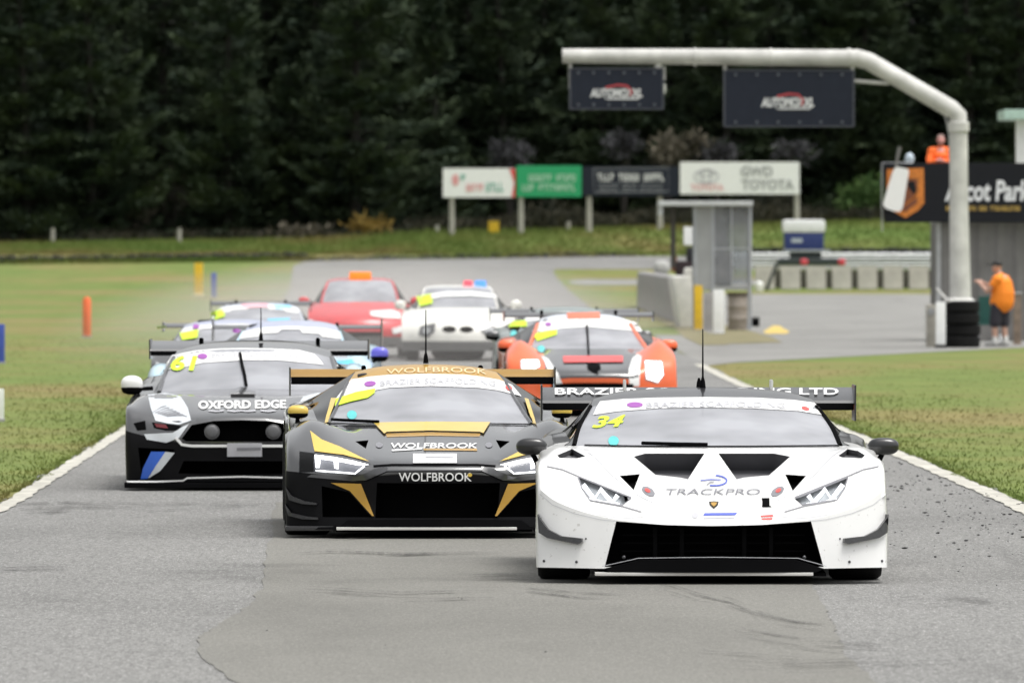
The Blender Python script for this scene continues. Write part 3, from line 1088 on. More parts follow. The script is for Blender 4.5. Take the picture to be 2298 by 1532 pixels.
    def mirrors(s, loc, rad, paint, low=None, stalk_to=None, sides=(1, -1), power=0.8):
        for sx in sides:
            b = bmesh.new()
            add_ellipsoid(b, (loc[0] * sx, loc[1], loc[2]), rad, power)
            m = bm_obj('wing_mirror', b, paint, s.root, smooth=60)
            if low:
                b = bmesh.new()
                add_ellipsoid(b, (loc[0] * sx, loc[1], loc[2] - rad[2] * .45), (rad[0] * .96, rad[1] * .98, rad[2] * .75), power)
                bm_obj('mirror_base', b, low, m, smooth=60)
            st = stalk_to or (loc[0] - .10, loc[1] + .05, loc[2] - .14)
            b = bmesh.new()
            add_tube(b, [(loc[0] * sx, loc[1] + .01, loc[2] - rad[2] * .6), (st[0] * sx, st[1], st[2])], [0.016, 0.02], 6)
            bm_obj('mirror_stalk', b, M_BLACK, m, smooth=60)

    def wing(s, hw, y, ztop, zbot, paint, chord=0.34, plate=(0.16, 0.06), plate_mat=None, stay=0.42, stay_top=None, stay_mat=None, low_mat=None, stay_r=0.016, lip=None):
        """rear wing: aerofoil, end plates, swan-neck stays. Returns a BVH of the aerofoil for lettering"""
        h = ztop - zbot
        prof = [(0.0, zbot + h * .10), (0.012, zbot + h * .26), (chord * .30, zbot + h * .53), (chord * .65, zbot + h * .77), (chord, ztop), (chord + .004, ztop - .008), (chord * .62, zbot + h * .60), (chord * .3, zbot + h * .22), (0.04, zbot), (0.01, zbot)]
        b = bmesh.new()
        n = len(prof)
        L = [b.verts.new((-hw, y + p[0], p[1])) for p in prof]; R = [b.verts.new((hw, y + p[0], p[1])) for p in prof]
        for k in range(n):
            b.faces.new((L[k], L[(k + 1) % n], R[(k + 1) % n], R[k]))
        b.faces.new(L[::-1]); b.faces.new(R)
        bmesh.ops.recalc_face_normals(b, faces=b.faces)
        s.wing_pl = ((y + 0.012, zbot + h * .30), (y + chord, ztop))
        w = bm_obj('rear_wing', b, paint, s.root, smooth=35)
        if low_mat:
            b = bmesh.new()
            add_box(b, -hw + .002, hw - .002, y - 0.012, y + 0.06, zbot - (lip or h * .32), zbot + h * .08, 0.008)
            bm_obj('wing_lip', b, low_mat, w, smooth=40)
        for sx in (-1, 1):
            b = bmesh.new()
            add_box(b, sx * hw + (0 if sx > 0 else -.012), sx * hw + (.012 if sx > 0 else 0), y - .05, y + chord + .05, zbot - plate[0], ztop + plate[1] * .3, 0.004)
            bm_obj('end_plate', b, plate_mat or paint, w)
            b = bmesh.new()
            zt = stay_top if stay_top else ztop + .015
            add_tube(b, [(sx * stay, y + .5, .60), (sx * stay, y + .36, .80), (sx * stay, y + .22, zt), (sx * stay, y + .02, zt), (sx * stay, y + .06, ztop - h * .3)], stay_r, 6)
            bm_obj('wing_stay', b, stay_mat or M_BLACK, w, smooth=50)
        return w

    def wing_text(s, txt, box, material, parent, bold=0.0):
        vs, fs = text_mesh(txt, bold)
        u0, v0, u1, v1 = box
        o = s.I @ CAM_P
        pts = []
        for x, y in vs:
            d = (s.I.to_3x3() @ pix_dir(u0 + x * (u1 - u0), v1 - y * (v1 - v0))).normalized()
            a, b_ = s.wing_pl
            nn = Vector((0, -(b_[1] - a[1]), b_[0] - a[0])).normalized()
            t = (Vector((0, a[0], a[1])) - o).dot(nn) / d.dot(nn)
            pts.append(o + d * t + nn * 0.012)
        pydata('lettering', pts, fs, material, parent)

    def antenna(s, x, y, z0, z1):
        b = bmesh.new()
        add_tube(b, [(x, y, z0 - .02), (x, y, z0 + .03), (x, y, z0 + .06), (x, y, z1)], [0.022, 0.016, 0.007, 0.0035], 6)
        bm_obj('antenna', b, M_BLACK, s.root, smooth=60)

    def wiper(s, pts, name='wiper'):
        b = bmesh.new()
        q = []
        for p in pts:
            l, n = s.hit(*p)
            q.append(l + n * 0.02)
        add_tube(b, q, [0.012] * len(q), 6)
        bm_obj(name, b, M_BLACK, s.root, smooth=60)

    def bar(s, x0, x1, y0, y1, z0, z1, material, name, bevel=0.004):
        b = bmesh.new()
        add_box(b, x0, x1, y0, y1, z0, z1, bevel)
        return bm_obj(name, b, material, s.root, smooth=40)

    def bolt(s, u, v, r=3.2):
        l, n = s.hit(u, v)
        b = bmesh.new()
        add_lathe(b, [(r / sc(s.Y), -.004), (r / sc(s.Y), .004), (r / sc(s.Y) * .6, .007)], 10, 'z')
        q = n.to_track_quat('Z', 'Y').to_matrix()
        for v_ in b.verts: v_.co = q @ v_.co + l
        bm_obj('bolt', b, M_RIM, s.root, smooth=40)

def rear_rows(W, zs, ys=(2.9, 3.4, 3.9, 4.42, 4.5, 4.40), roofz=(1.02, .92, .85), roofw=(.52, .50, .62)):
    """rows 9..13 behind the roof"""
    r9 = [(0, ys[1], roofz[0]), (roofw[0] * .45, ys[1], roofz[0] - .005), (roofw[0] * .8, ys[1], roofz[0] - .03), (roofw[0], ys[1], roofz[0] - .08), (W * .88, ys[1], zs), (W * .965, ys[1] - .1, zs - .03), (W * .995, ys[1] - .1, zs - .11), (W * .98, ys[1] - .45, .12)]
    r10 = [(0, ys[2], roofz[1]), (.22, ys[2], roofz[1]), (.4, ys[2], roofz[1] - .01), (roofw[1], ys[2], roofz[1] - .03), (W * .80, ys[2], zs + .01), (W * .955, ys[2] - .1, zs - .02), (W, ys[2] - .1, zs - .10), (W, ys[2] - .30, .70)]
    r11 = [(0, ys[3], roofz[2]), (.22, ys[3], roofz[2]), (.45, ys[3], roofz[2]), (roofw[2], ys[3], roofz[2] - .01), (W * .80, ys[3], roofz[2] - .02), (W * .90, ys[3] - .05, roofz[2] - .05), (W * .95, ys[3] - .1, roofz[2] - .12), (W * .97, ys[3] - .22, .45)]
    r12 = [(x, ys[4] - .12 * x, .5) for x in (0, .22, .45, .62, .78, W * .88, W * .93)] + [(W * .95, ys[4] - .2, .32)]
    r13 = [(x, ys[5] - .12 * x, .2) for x in (0, .22, .45, .62, .76, W * .86, W * .91)] + [(W * .93, ys[5] - .15, .2)]
    return [r9, r10, r11, r12, r13]
# ------------------------------------------------------------------ white wedge-nosed car in front
M_WHITE = mat('white_race_paint', (0.80, 0.80, 0.79), 0.35, coat=0.6, var=0.03, scale=3, speck=.35)
M_GLOSSBLK = mat('black_race_paint', (0.016, 0.016, 0.017), 0.3, coat=1.0, var=0.2, cior=2.0)
M_SATBLK = mat('satin_black_paint', (0.022, 0.022, 0.024), 0.33, coat=0.6, var=0.15, cior=1.9)
M_GOLD = mat('gold_wrap', (0.46, 0.26, 0.035), 0.40, coat=0.5, var=0.08)
M_YELLOW = mat('yellow_gold_wrap', (0.70, 0.49, 0.085), 0.38, coat=0.6, var=0.05)
M_BLUEINK = mat('sticker_blue', (0.09, 0.13, 0.55), 0.5)
M_VENT = mat('vent_duct_grey', (0.13, 0.13, 0.14), 0.7)

c = Car((1600 - CX) / (F / 51.73), 51.73, 0.0, 'white wedge-nosed race car with black wing leading the pack, lettered TRACKPRO')
P = c.P
rows = [
 [P(1600,1276,0), P(1700,1276,.01), P(1800,1276,.03), P(1850,1275,.06), P(1900,1274,.10), P(1950,1273,.16), P(1991,1272,.27), (1.025,.47,.10)],
 [P(1600,1225,.02), P(1700,1225,.03), P(1800,1224,.05), P(1850,1222,.08), P(1900,1220,.12), P(1952,1216,.19), P(1990,1212,.30), (1.03,.48,.27)],
 [P(1600,1179,.04), P(1700,1177,.05), P(1800,1167,.08), P(1850,1158,.11), P(1900,1144,.16), P(1950,1123,.24), P(1986,1095,.36), (1.025,.52,.44)],
 [P(1600,1115,.28), P(1700,1113,.29), P(1800,1103,.32), P(1850,1093,.35), P(1900,1080,.39), P(1948,1062,.45), P(1981,1050,.52), (1.025,.63,.60)],
 [P(1594,1058,.80), P(1700,1056,.80), P(1795,1040,.82), P(1848,1022,.85), P(1890,1008,.88), P(1928,1004,.90), P(1968,1026,.90), (1.025,.90,.69)],
 [P(1590,1000,1.30), P(1690,1000,1.32), P(1790,999,1.38), P(1886,1000,1.52), P(1908,1000,1.53), P(1935,1004,1.50), P(1966,1022,1.50), (1.01,1.28,.45)],
 [P(1588,948,1.80), P(1690,949,1.82), P(1780,952,1.90), P(1866,957,2.02), (.82,2.02,.79), (.93,2.0,.765), (.985,2.0,.69), (.98,1.60,.12)],
 [P(1586,893,2.34), P(1690,896,2.36), P(1770,901,2.40), P(1833,913,2.52), (.83,2.6,.81), (.94,2.6,.785), (.99,2.6,.70), (.98,2.35,.10)],
 [P(1585,868.5,2.80), P(1690,872,2.80), P(1765,879,2.82), P(1815,893,2.88), (.85,2.95,.83), (.96,2.95,.80), (1.0,2.95,.72), (.98,2.7,.10)],
] + rear_rows(1.025, .79)
def cells_l(i, j):
    if i < 3 and 7 <= j < 9: return ('roof', M_SATBLK)
    if i in (4, 5) and 6 <= j < 11: return ('rear_quarter', M_SATBLK)
c.shell(rows, M_WHITE, cells_l, nose=(2,))
# openings
c.opening([(1383,1169),(1490,1177),(1600,1179.5),(1710,1177),(1820,1169),(1848,1271),(1357,1271)], 0.30, M_BLACK, 'front_grille', ymax=.6)
c.opening([(1422,1024),(1448,1017),(1581,1017),(1544,1075),(1526,1071),(1471,1065)][::-1], 0.16, M_VENT, 'bonnet_vent', ymax=1.4, dirv=(0, .75, -.65), mirror=False)
c.opening([(1612,1017),(1737,1017),(1773,1024),(1726,1066),(1670,1071),(1653,1075)][::-1], 0.16, M_VENT, 'bonnet_vent', ymax=1.4, dirv=(0, .75, -.65))
for tri in ([(1390,1067),(1436,1063),(1422,1099)], [(1762,1064),(1809,1067),(1779,1101)]):
    c.opening(tri, 0.10, M_BLACK, 'brake_duct', ymax=1.4, dirv=(0, .8, -.4))
for g in ([(1250,1021),(1283,1005),(1314,1023),(1295,1028),(1256,1027)], [(1881,1022),(1902,1007),(1925,1011),(1941,1021),(1934,1028),(1890,1026)]):
    c.opening(g, 0.05, M_VENT, 'fender_vent', ymax=1.2, dirv=(0, .7, -.6))
HLs = [[(1297,1070),(1417,1118),(1396,1134),(1324,1122),(1306,1095)], [(1903,1072),(1785,1120),(1801,1133),(1879,1121),(1895,1097)]]
for k, hl in enumerate(HLs):
    lamp = c.opening(hl, 0.06, M_LAMPH, 'headlight', ymax=1.0)[0]
    sg = 1 if k == 0 else -1
    X = (lambda a: a) if k == 0 else (lambda a: 3200 - a)
    W_ = strip([(X(1309), 1084), (X(1334), 1117), (X(1348), 1094), (X(1373), 1124), (X(1386), 1108)], 10)
    c.decal(W_, M_LED, 'led_strip', off=-0.008, step=10, parent=lamp)
    c.decal(strip([(X(1322), 1117), (X(1352), 1124), (X(1390), 1129)], 5), M_LED, 'led_strip', off=-0.006, step=10, parent=lamp)
    c.decal(hl, M_LENS, 'lens', off=0.002, step=12, parent=lamp)
    c.decal(strip(hl + hl[:1], 2.6), M_STGREY, 'lamp_seal', off=0.004, step=20, parent=lamp)
    c.decal(strip([(X(1228), 1047), (X(1262), 1054), (X(1297), 1069), (X(1417), 1117)], 2.2), M_STGREY, 'panel_gap', off=0.0045, step=16)
    c.decal(strip([(X(1325), 1123), (X(1396), 1136), (X(1440), 1149)], 2.2), M_STGREY, 'panel_gap', off=0.0045, step=16)
    c.decal(strip([(X(1455), 1157), (X(1415), 1163), (X(1375), 1160), (X(1340), 1154)], 1.3), M_PALEGREY, 'panel_gap', off=0.0045, step=16)
    lt = c.decal(ellipse(X(1455), 1103, 17, 9, 8, .3, sg * .55), M_STGREY, 'bonnet_latch')
    c.decal(ellipse(X(1453), 1102, 7, 4, 10, 0, sg * .5), M_SRED, 'latch_button', off=.007, parent=lt)
    cn = [(X(1209),1153),(X(1216),1165),(X(1233),1187),(X(1262),1202),(X(1308),1207),(X(1309),1215),(X(1299),1220),(X(1265),1213),(X(1231),1206),(X(1212),1194)]
    c.pad(cn, 0.035, M_CARBON, 'canard', step=12, out=(-.25 * sg, -1, .0))
    c.bolt(X(1221), 1258); c.bolt(X(1294), 1260); c.bolt(X(1315), 1208, 2); 
c.pad([(1356,1275),(1434,1256),(1600,1254),(1788,1256),(1849,1275),(1830,1283),(1372,1283)], 0.05, M_BLACK, 'splitter', step=40)
c.decal(strip([(1357,1272),(1434,1254),(1600,1252),(1788,1254),(1848,1272)], 1.3), M_PALEGREY, 'splitter_edge', off=0.058, step=30)
for u0 in (1470, 1530, 1670, 1730):
    q0 = P(u0, 1182, .2); q1 = P(u0 + 2, 1262, .2)
    c.bar(q0[0] - .012, q0[0] + .012, .17, .22, q1[2], q0[2], mat('grille_strut', (.006, .006, .0065), .8, spec=.04), 'grille_strut')
for v0 in (1198, 1216, 1234):
    q0 = P(1395, v0, .25); q1 = P(1806, v0 + 3, .25)
    c.bar(q0[0], q1[0], .24, .26, q1[2], q0[2], mat('grille_strut', (.018, .018, .019)), 'grille_bar', 0)
c.bolt(1400, 1250, 4); c.bolt(1805, 1250, 4)
b0 = P(1335, 1284, -.02); b1 = P(1825, 1291, -.02)
c.bar(b0[0], b1[0], -.03, .10, b1[2], b0[2], M_SKID, 'skid_plate')
for X in ((lambda a: a), (lambda a: 3200 - a)):
    c.decal(strip([(X(1303), 1006), (X(1330), 1022), (X(1352), 1044), (X(1372), 1066), (X(1432), 1112), (X(1470), 1130)], 1.2), M_PALEGREY, 'panel_gap', off=.003, step=18)
    c.decal(strip([(X(1212), 1108), (X(1240), 1132), (X(1290), 1152), (X(1345), 1165), (X(1383), 1169)], 1.2), M_PALEGREY, 'panel_gap', off=.003, step=18)
# livery
ban = [(1331,932),(1340,912),(1347,901),(1400,896),(1480,893),(1581,892),(1690,893),(1780,898),(1826,904),(1838,914),(1846,932),(1792,923),(1690,917),(1581,915),(1480,917),(1385,924)]
c.decal(ban, M_STWHITE, 'windscreen_banner')
c.decal(ellipse(1425, 910, 18, 6), M_PURPLE, 'sponsor_mark', off=.007)
c.text('BRAZIER SCAFFOLDING', (1450, 904, 1762, 916), M_PALEGREY, bold=0.01, bend=lambda t: 3.0 * t * t - 1, off=.008)
c.decal(ellipse(1807, 918, 9, 4, rot=.3), M_SRED, 'sponsor_mark', off=.007)
c.text('34', (1329, 934, 1404, 960), M_LIME, bold=0.03, shear=0.35, name='number_decal', bend=lambda t: -2 * t)
c.decal(ellipse(1377, 990, 12, 11), M_TEAL, 'round_sticker')
c.decal(strip([(1312,1000),(1400,1002),(1500,1003),(1590,1003),(1690,1003),(1790,1002),(1884,1001)], 3), M_BLACK, 'cowl_seal', off=.006, step=20)
c.wiper([(1440,1001),(1520,1003),(1588,1004)])
c.text('TRACKPRO', (1495, 1098, 1706, 1111), M_STGREY, shear=0.15)
ring = ellipse(1603, 1079, 28, 11.5, 26)
c.decal(strip([p for p in ring[20:] + ring[:9]], 3.0), M_BLUEINK, 'round_logo', off=.005)
c.decal(strip([(1572,1079),(1596,1077),(1618,1078)], 2), M_BLUEINK, 'round_logo', off=.006)
c.decal(strip([(1586,1090),(1594,1083),(1602,1083)], 2), M_STGREY, 'round_logo', off=.006)
em = c.decal([(1591,1126),(1602,1125),(1613,1126),(1611,1134),(1602,1142),(1593,1134)], mat('badge_black', (.03, .028, .02), .3), 'badge')
c.decal([(1595,1129),(1602,1128),(1609,1129),(1607,1134),(1602,1138),(1597,1134)], M_GOLD, 'badge_emblem', off=.007, parent=em)
c.decal([(1709,1118),(1727,1118),(1727,1135),(1733,1138),(1710,1138),(1711,1126)], M_BLACK, 'small_black_decal')
c.decal([(1546,1146),(1660,1146),(1662,1170),(1546,1170)], M_STWHITE, 'sponsor_decal', off=.003)
c.decal([(1581,1152),(1655,1151),(1650,1157),(1578,1158)], M_BLUEINK, 'sponsor_mark', off=.006)
c.decal([(1579,1162),(1648,1161),(1648,1164),(1579,1165)], M_PALEGREY, 'sponsor_mark', off=.006)
c.decal(ellipse(1560, 1157, 8, 7), M_PALEGREY, 'sponsor_mark', off=.006)
c.decal([(1707,1157),(1734,1155),(1736,1159),(1707,1160)], M_SRED, 'sponsor_mark'); c.decal([(1708,1163),(1734,1162),(1733,1166),(1710,1166)], M_SRED, 'sponsor_mark')
# A-pillars, mirrors, wing, wheels
c.pillar_trim(M_BLACK)
c.mirrors((1.05, 1.45, .772), (.093, .05, .052), mat('mirror_black', (.010, .010, .011), .3, coat=.6), stalk_to=(.98, 1.45, .60))
w = c.wing(.975, 4.05, 1.080, .975, M_SATBLK, low_mat=M_BLACK, stay=.46, stay_top=1.125, stay_mat=M_STWHITE, stay_r=.009, plate=(.10, .06), plate_mat=M_CARBON)
c.wing_text('BRAZIER SCAFFOLDING LTD', (1245, 874, 1882, 889), M_STWHITE, w, bold=0.02)
c.antenna(0.0, 2.75, 1.11, 1.46)
c.antenna(-.02, 2.9, 1.10, 1.14)
c.wheels(.86, .90, 3.60)
c.underfloor(.66, .12, 4.3)
c.cabin(1.55, .80)
c.finish()
LAMBO_G = c.G.copy()
# ------------------------------------------------------------------ black and gold car behind it
c = Car((975 - CX) / (F / 59.94), 59.94, 1.72, 'black race car with gold roof, wing and yellow slashes, lettered WOLFBROOK')
P = c.P
rows = [
 [P(975,1180,0), P(900,1180,.01), P(830,1180,.03), P(790,1180,.06), P(745,1180,.10), P(690,1180,.17), P(642,1180,.28), (.99,.47,.10)],
 [P(975,1130,.02), P(900,1130,.03), P(830,1128,.05), P(790,1126,.08), P(745,1122,.12), P(690,1115,.18), P(640,1110,.29), (1.0,.48,.30)],
 [P(975,1064,.0), P(900,1064,.01), P(830,1069,.04), P(790,1070,.08), P(745,1067,.13), P(690,1061,.19), P(642,1056,.30), (1.0,.50,.45)],
 [P(975,1041,.05), P(900,1041,.06), P(835,1040,.10), P(790,1028,.16), P(745,1018,.22), P(690,1009,.32), P(647,1000,.42), (1.0,.60,.60)],
 [P(973,990,.80), P(900,989,.80), P(835,983,.82), P(790,973,.85), P(748,957,.88), P(700,942,.92), P(657,962,.92), (1.0,.90,.69)],
 [P(966,950,1.35), P(900,950,1.37), P(835,950,1.42), P(736,952,1.55), P(716,947,1.56), P(690,940,1.50), P(657,958,1.50), (.99,1.28,.45)],
 [P(963,905,1.80), P(895,906,1.82), P(830,908,1.88), P(757,911,2.0), (.80,2.0,.83), (.92,2.0,.80), (.975,2.0,.70), (.97,1.60,.12)],
 [P(960,842,2.40), P(890,845,2.42), P(835,849,2.46), P(780,860,2.55), (.82,2.6,.85), (.93,2.6,.82), (.98,2.6,.72), (.97,2.35,.10)],
 [P(958,817,2.85), P(890,819,2.85), P(840,824,2.86), P(797,834,2.92), (.84,2.95,.87), (.95,2.95,.83), (.99,2.95,.73), (.97,2.7,.10)],
] + rear_rows(1.0, .86, roofz=(1.08, .96, .88))
def cells_r(i, j):
    if i < 3 and 7 <= j < 9: return ('roof', M_GOLD)
    if j < 2: return ('bumper', M_DULLBLK)  # low front given a darker black: its shade from facing the road
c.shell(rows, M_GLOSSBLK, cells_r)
R8_G = c.G.copy()
c.opening([(846,1083),(975,1084),(1104,1083),(1122,1083),(1117,1162),(842,1162)], 0.28, M_BLACK, 'front_grille', part='bumper', ymax=.6)
c.opening([(722,1090),(783,1104),(834,1160),(724,1160)], 0.2, M_BLACK, 'corner_intake', part='bumper', ymax=.7, mirror=True)
c.opening([(797,990),(827,987),(821,1006)], 0.08, M_BLACK, 'brake_duct', ymax=1.4, dirv=(0, .8, -.4), mirror=True)
for k in range(4):
    z = .12 + k * .055
for sx, X in ((1, lambda a: a), (-1, lambda a: 1950 - a)):
    hl = [(X(672),1012),(X(706),1016),(X(831),1040),(X(798),1064),(X(707),1059),(X(671),1060)]
    lamp = c.opening(hl, 0.05, M_STGREY, 'headlight', ymax=1.0)[0]
    c.decal([(X(706),1018),(X(770),1026),(X(829),1041),(X(806),1043),(X(760),1034),(X(720),1029),(X(707),1031)], M_LED, 'led_strip', off=-.004, parent=lamp)
    c.decal([(X(706),1020),(X(720),1024),(X(717),1049),(X(708),1049)], M_LED, 'led_strip', off=-.003, parent=lamp)
    c.decal([(X(748),1027),(X(760),1031),(X(759),1052),(X(750),1050)], M_LED, 'led_strip', off=-.003, parent=lamp)
    c.decal(strip([(X(708),1055),(X(760),1059),(X(796),1062),(X(818),1044)], 3.5), M_LED, 'led_strip', off=-.003, parent=lamp)
    c.decal([(X(672),1013),(X(704),1017),(X(704),1058),(X(672),1059)], M_BLACK, 'lamp_mask', off=-.002, parent=lamp)
    c.decal(hl, M_LENS, 'lens', off=.002, parent=lamp)
    c.decal([(X(696),967),(X(722),987),(X(761),1002),(X(829),1036),(X(770),1021),(X(706),1013)], M_YELLOW, 'yellow_slash', off=.005)
    c.pad([(X(743),1083),(X(810),1085),(X(839),1157),(X(835),1157),(X(785),1101)], .02, M_GOLD, 'gold_blade', out=(0, -1, 0))
    c.decal([(X(700),1064),(X(800),1070),(X(843),1052),(X(870),1048),(X(868),1057),(X(822),1077),(X(790),1079),(X(690),1070)], M_SATBLK, 'headlight_shelf', off=.008)
    c.pad([(X(642),1092),(X(655),1112),(X(685),1124),(X(712),1128),(X(712),1132),(X(680),1130),(X(650),1121)], .03, M_CARBON, 'canard', out=(-.2 * sx, -1, 0))
    c.pad([(X(641),1130),(X(655),1150),(X(690),1158),(X(715),1161),(X(715),1165),(X(680),1164),(X(648),1156)], .03, M_CARBON, 'canard', out=(-.2 * sx, -1, 0))
c.decal(strip([(838,1046),(880,1043),(975,1043.5),(1070,1043),(1112,1046)], 4), M_BLACK, 'bonnet_gap', off=.004, step=30)
c.decal(strip([(800,1078),(822,1078),(868,1058),(975,1057),(1082,1058),(1128,1078),(1150,1078)], 2.2), M_BLACK, 'grille_frame', off=.006, step=24)
c.pad([(690,1182),(760,1181),(780,1166),(975,1164),(1170,1166),(1190,1181),(1260,1182),(1250,1187),(700,1187)], .05, M_BLACK, 'splitter', step=40)
b0 = P(755, 1183, -.06); b1 = P(1160, 1188.5, -.06)
c.bar(b0[0], b1[0], -.07, .06, b1[2], b0[2], M_SKID, 'skid_plate')
c.bar(-1.0, -.68, .08, .5, .055, .085, M_CARBON, 'splitter_corner'); c.bar(.68, 1.0, .08, .5, .055, .085, M_CARBON, 'splitter_corner')
# livery
c.decal([(752,898),(766,880),(789,852),(830,846),(874,842),(959,840),(1040,841.5),(1072,845),(1120,853),(1148,864),(1170,890),(1118,877),(1072,871),(965,867),(874,871),(841,877)], M_STWHITE, 'windscreen_banner', off=.005)
c.decal(ellipse(831, 863, 13, 6, rot=-.1), M_PURPLE, 'sponsor_mark', off=.009)
c.text('BRAZIER SCAFFOLDING', (853, 852, 1112, 864), M_PALEGREY, bold=.01, bend=lambda t: 6 * t * t - 1, off=.010)
c.decal(ellipse(1141, 872, 8, 5, rot=.5), M_SRED, 'sponsor_mark', off=.009)
c.decal([(755,897),(800,882),(843,874),(841,884),(826,895),(790,903),(752,914)], M_LIME, 'number_decal', off=.011)
c.decal(ellipse(790, 932, 11, 10), M_TEAL, 'round_sticker', off=.006)
c.text('WOLFBROOK', (868, 826, 1092, 837), mat('pale_gold_lettering', (.80, .62, .36), .5), bold=.0, bend=lambda t: 5 * t * t - 1, off=.006)
c.decal([(838,951),(966,949),(1100,950),(1085,975),(1076,972),(966,969),(868,972),(862,976)], M_YELLOW, 'bonnet_scoop', off=.012)
c.pad([(866,972),(966,969),(1078,972),(1076,979),(966,977),(868,980)], .012, M_GOLD, 'scoop_lip')
c.text('WOLFBROOK', (877, 995, 1071, 1007), M_STWHITE, bold=.015, shear=.1)
c.decal([(879,1009),(948,1006),(947,1009),(880,1013)], M_STWHITE, 'sponsor_mark'); c.decal([(950,1007),(1070,1007),(1071,1012),(951,1011)], M_GOLD, 'sponsor_mark')
nd = c.decal([(927,1019),(1025,1019),(1025,1040),(927,1040)], M_STWHITE, 'sponsor_decal', off=.006)
c.decal([(955,1025),(1018,1026),(1018,1029),(955,1028)], M_PALEGREY, 'sponsor_mark', off=.009, parent=nd)
c.text('WOLFBROOK', (895, 1060, 1058, 1079), M_STWHITE, bold=.012, off=.012)
c.decal(ellipse(1054, 1065, 5, 4), M_YELLOW, 'sponsor_mark', off=.014)
for X in (lambda a: a, lambda a: 1948 - a):
    c.decal(ellipse(X(851), 999, 8, 6), M_STGREY, 'bonnet_latch')
c.decal([(727,953),(737,951),(756,897),(745,897)], M_YELLOW, 'pillar_stripe', off=.016, step=10)
c.decal([(1205,956),(1196,953),(1175,897),(1184,899)], M_YELLOW, 'pillar_stripe', off=.016, step=10)
c.pillar_trim(M_SATBLK)
c.decal(strip([(738,952),(835,952),(966,951),(1096,952),(1190,953)], 2.5), M_BLACK, 'cowl_seal', off=.006, step=20)
c.wiper([(745,947),(800,950),(850,952)])
mp = c.P(669, 922, 1.45)
c.mirrors((abs(mp[0]), 1.45, mp[2]), (.072, .05, .042), M_YELLOW, low=M_BLACK, stalk_to=(.93, 1.45, .62))
w = c.wing(.945, 4.05, 1.088, 1.028, mat('shaded_gold_wrap', (.30, .165, .022), .4, coat=.3), chord=.10, lip=.048, low_mat=M_BLACK, stay=.42, plate=(.13, .05), plate_mat=M_SATBLK)  # gold darkened in its colour for the shaded face turned forward and down
c.antenna(.0, 2.85, 1.165, 1.52)
c.wheels(.85, .90, 3.60, rim=M_GOLD)
c.underfloor(.66, .12, 4.3)
c.cabin(1.6, .84)
c.finish()

# ------------------------------------------------------------------ black coupe with the wide grille
M_BLUEP = mat('blue_livery', (0.03, 0.13, 0.62), 0.4, coat=.5)
M_SILVER = mat('silver_livery', (0.60, 0.63, 0.66), 0.4, coat=.5)
M_CHAR = mat('charcoal_paint', (0.026, 0.026, 0.028), 0.30, coat=1.0, var=.1, cior=2.0)
c = Car((543 - CX) / (F / 72.0), 72.0, -0.2, 'black coupe race car with wide grille and white mirrors, lettered OXFORD EDGE')
P = c.P
rows = [
 [P(543,1080,.02), P(480,1080,.02), P(420,1080,.04), P(385,1080,.06), P(350,1080,.08), P(315,1080,.12), P(285,1080,.20), (.955,.45,.08)],
 [P(543,1030,.0), P(480,1030,.0), P(420,1030,.02), P(385,1030,.04), P(350,1028,.06), P(315,1025,.10), P(283,1020,.18), (.96,.46,.30)],
 [P(543,994,-.03), P(480,994,-.02), P(420,993,.0), P(385,990,.03), P(350,984,.07), P(315,975,.12), P(282,965,.20), (.96,.50,.50)],
 [P(543,938,.02), P(480,940,.03), P(425,946,.06), P(385,945,.10), P(350,935,.16), P(315,924,.25), P(284,914,.36), (.96,.60,.62)],
 [P(543,898,.85), P(480,897,.85), P(425,893,.86), P(385,888,.88), P(350,884,.90), P(314,890,.90), P(289,906,.90), (.955,.90,.70)],
 [P(543,872,1.55), P(480,873,1.57), P(425,875,1.62), P(357,881,1.75), P(344,879,1.75), P(318,886,1.60), P(292,898,1.50), (.95,1.30,.45)],
 [P(545,833,1.95), P(485,834,1.97), P(430,836,2.02), P(369,843,2.14), (.775,2.2,.83), (.90,2.1,.81), (.945,2.1,.74), (.94,1.65,.14)],
 [P(546,784,2.42), P(490,785,2.44), P(440,789,2.50), P(390,803,2.62), (.76,2.7,.87), (.90,2.6,.84), (.945,2.6,.75), (.94,2.3,.12)],
 [P(548,768,2.95), P(490,769,2.95), P(445,773,2.97), P(403,785,3.02), (.77,3.05,.90), (.91,3.0,.86), (.95,3.0,.76), (.94,2.7,.12)],
] + rear_rows(.96, .89, ys=(3.1, 3.6, 4.1, 4.6, 4.68, 4.6), roofz=(1.18, 1.06, .98), roofw=(.50, .52, .6))
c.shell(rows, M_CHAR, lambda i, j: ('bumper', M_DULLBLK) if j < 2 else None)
MUST_G = c.G.copy()
c.opening([(407,984),(430,953),(480,944),(543,942),(606,944),(656,953),(679,984),(668,990),(543,991),(418,990)], .22, M_BLACK, 'upper_grille', ymax=.6)
c.opening([(412,1034),(674,1034),(686,1062),(543,1065),(400,1062)], .25, M_BLACK, 'lower_grille', part='bumper', ymax=.6)
c.opening([(310,1004),(392,1008),(357,1062),(318,1070)], .16, M_BLACK, 'corner_intake', part='bumper', ymax=.6, mirror=True)
for u in (476, 614):
    b = bmesh.new(); p = P(u, 968, .06)
    add_lathe(b, [(.062, -.02), (.062, .03), (.05, .05)], 20, 'y', (p[0], p[1] - .03, p[2]))
    for v_ in b.verts: pass
    lamp = bm_obj('fog_light', b, mat('lamp_rim_grey', (.10, .10, .105), .5), c.root, smooth=40)
    b = bmesh.new()
    add_ellipsoid(b, (p[0], p[1] - .05, p[2]), (.054, .02, .054))
    bm_obj('lamp_glass', b, mat('lamp_glass_grey', (.11, .11, .115), .45), lamp, smooth=60)
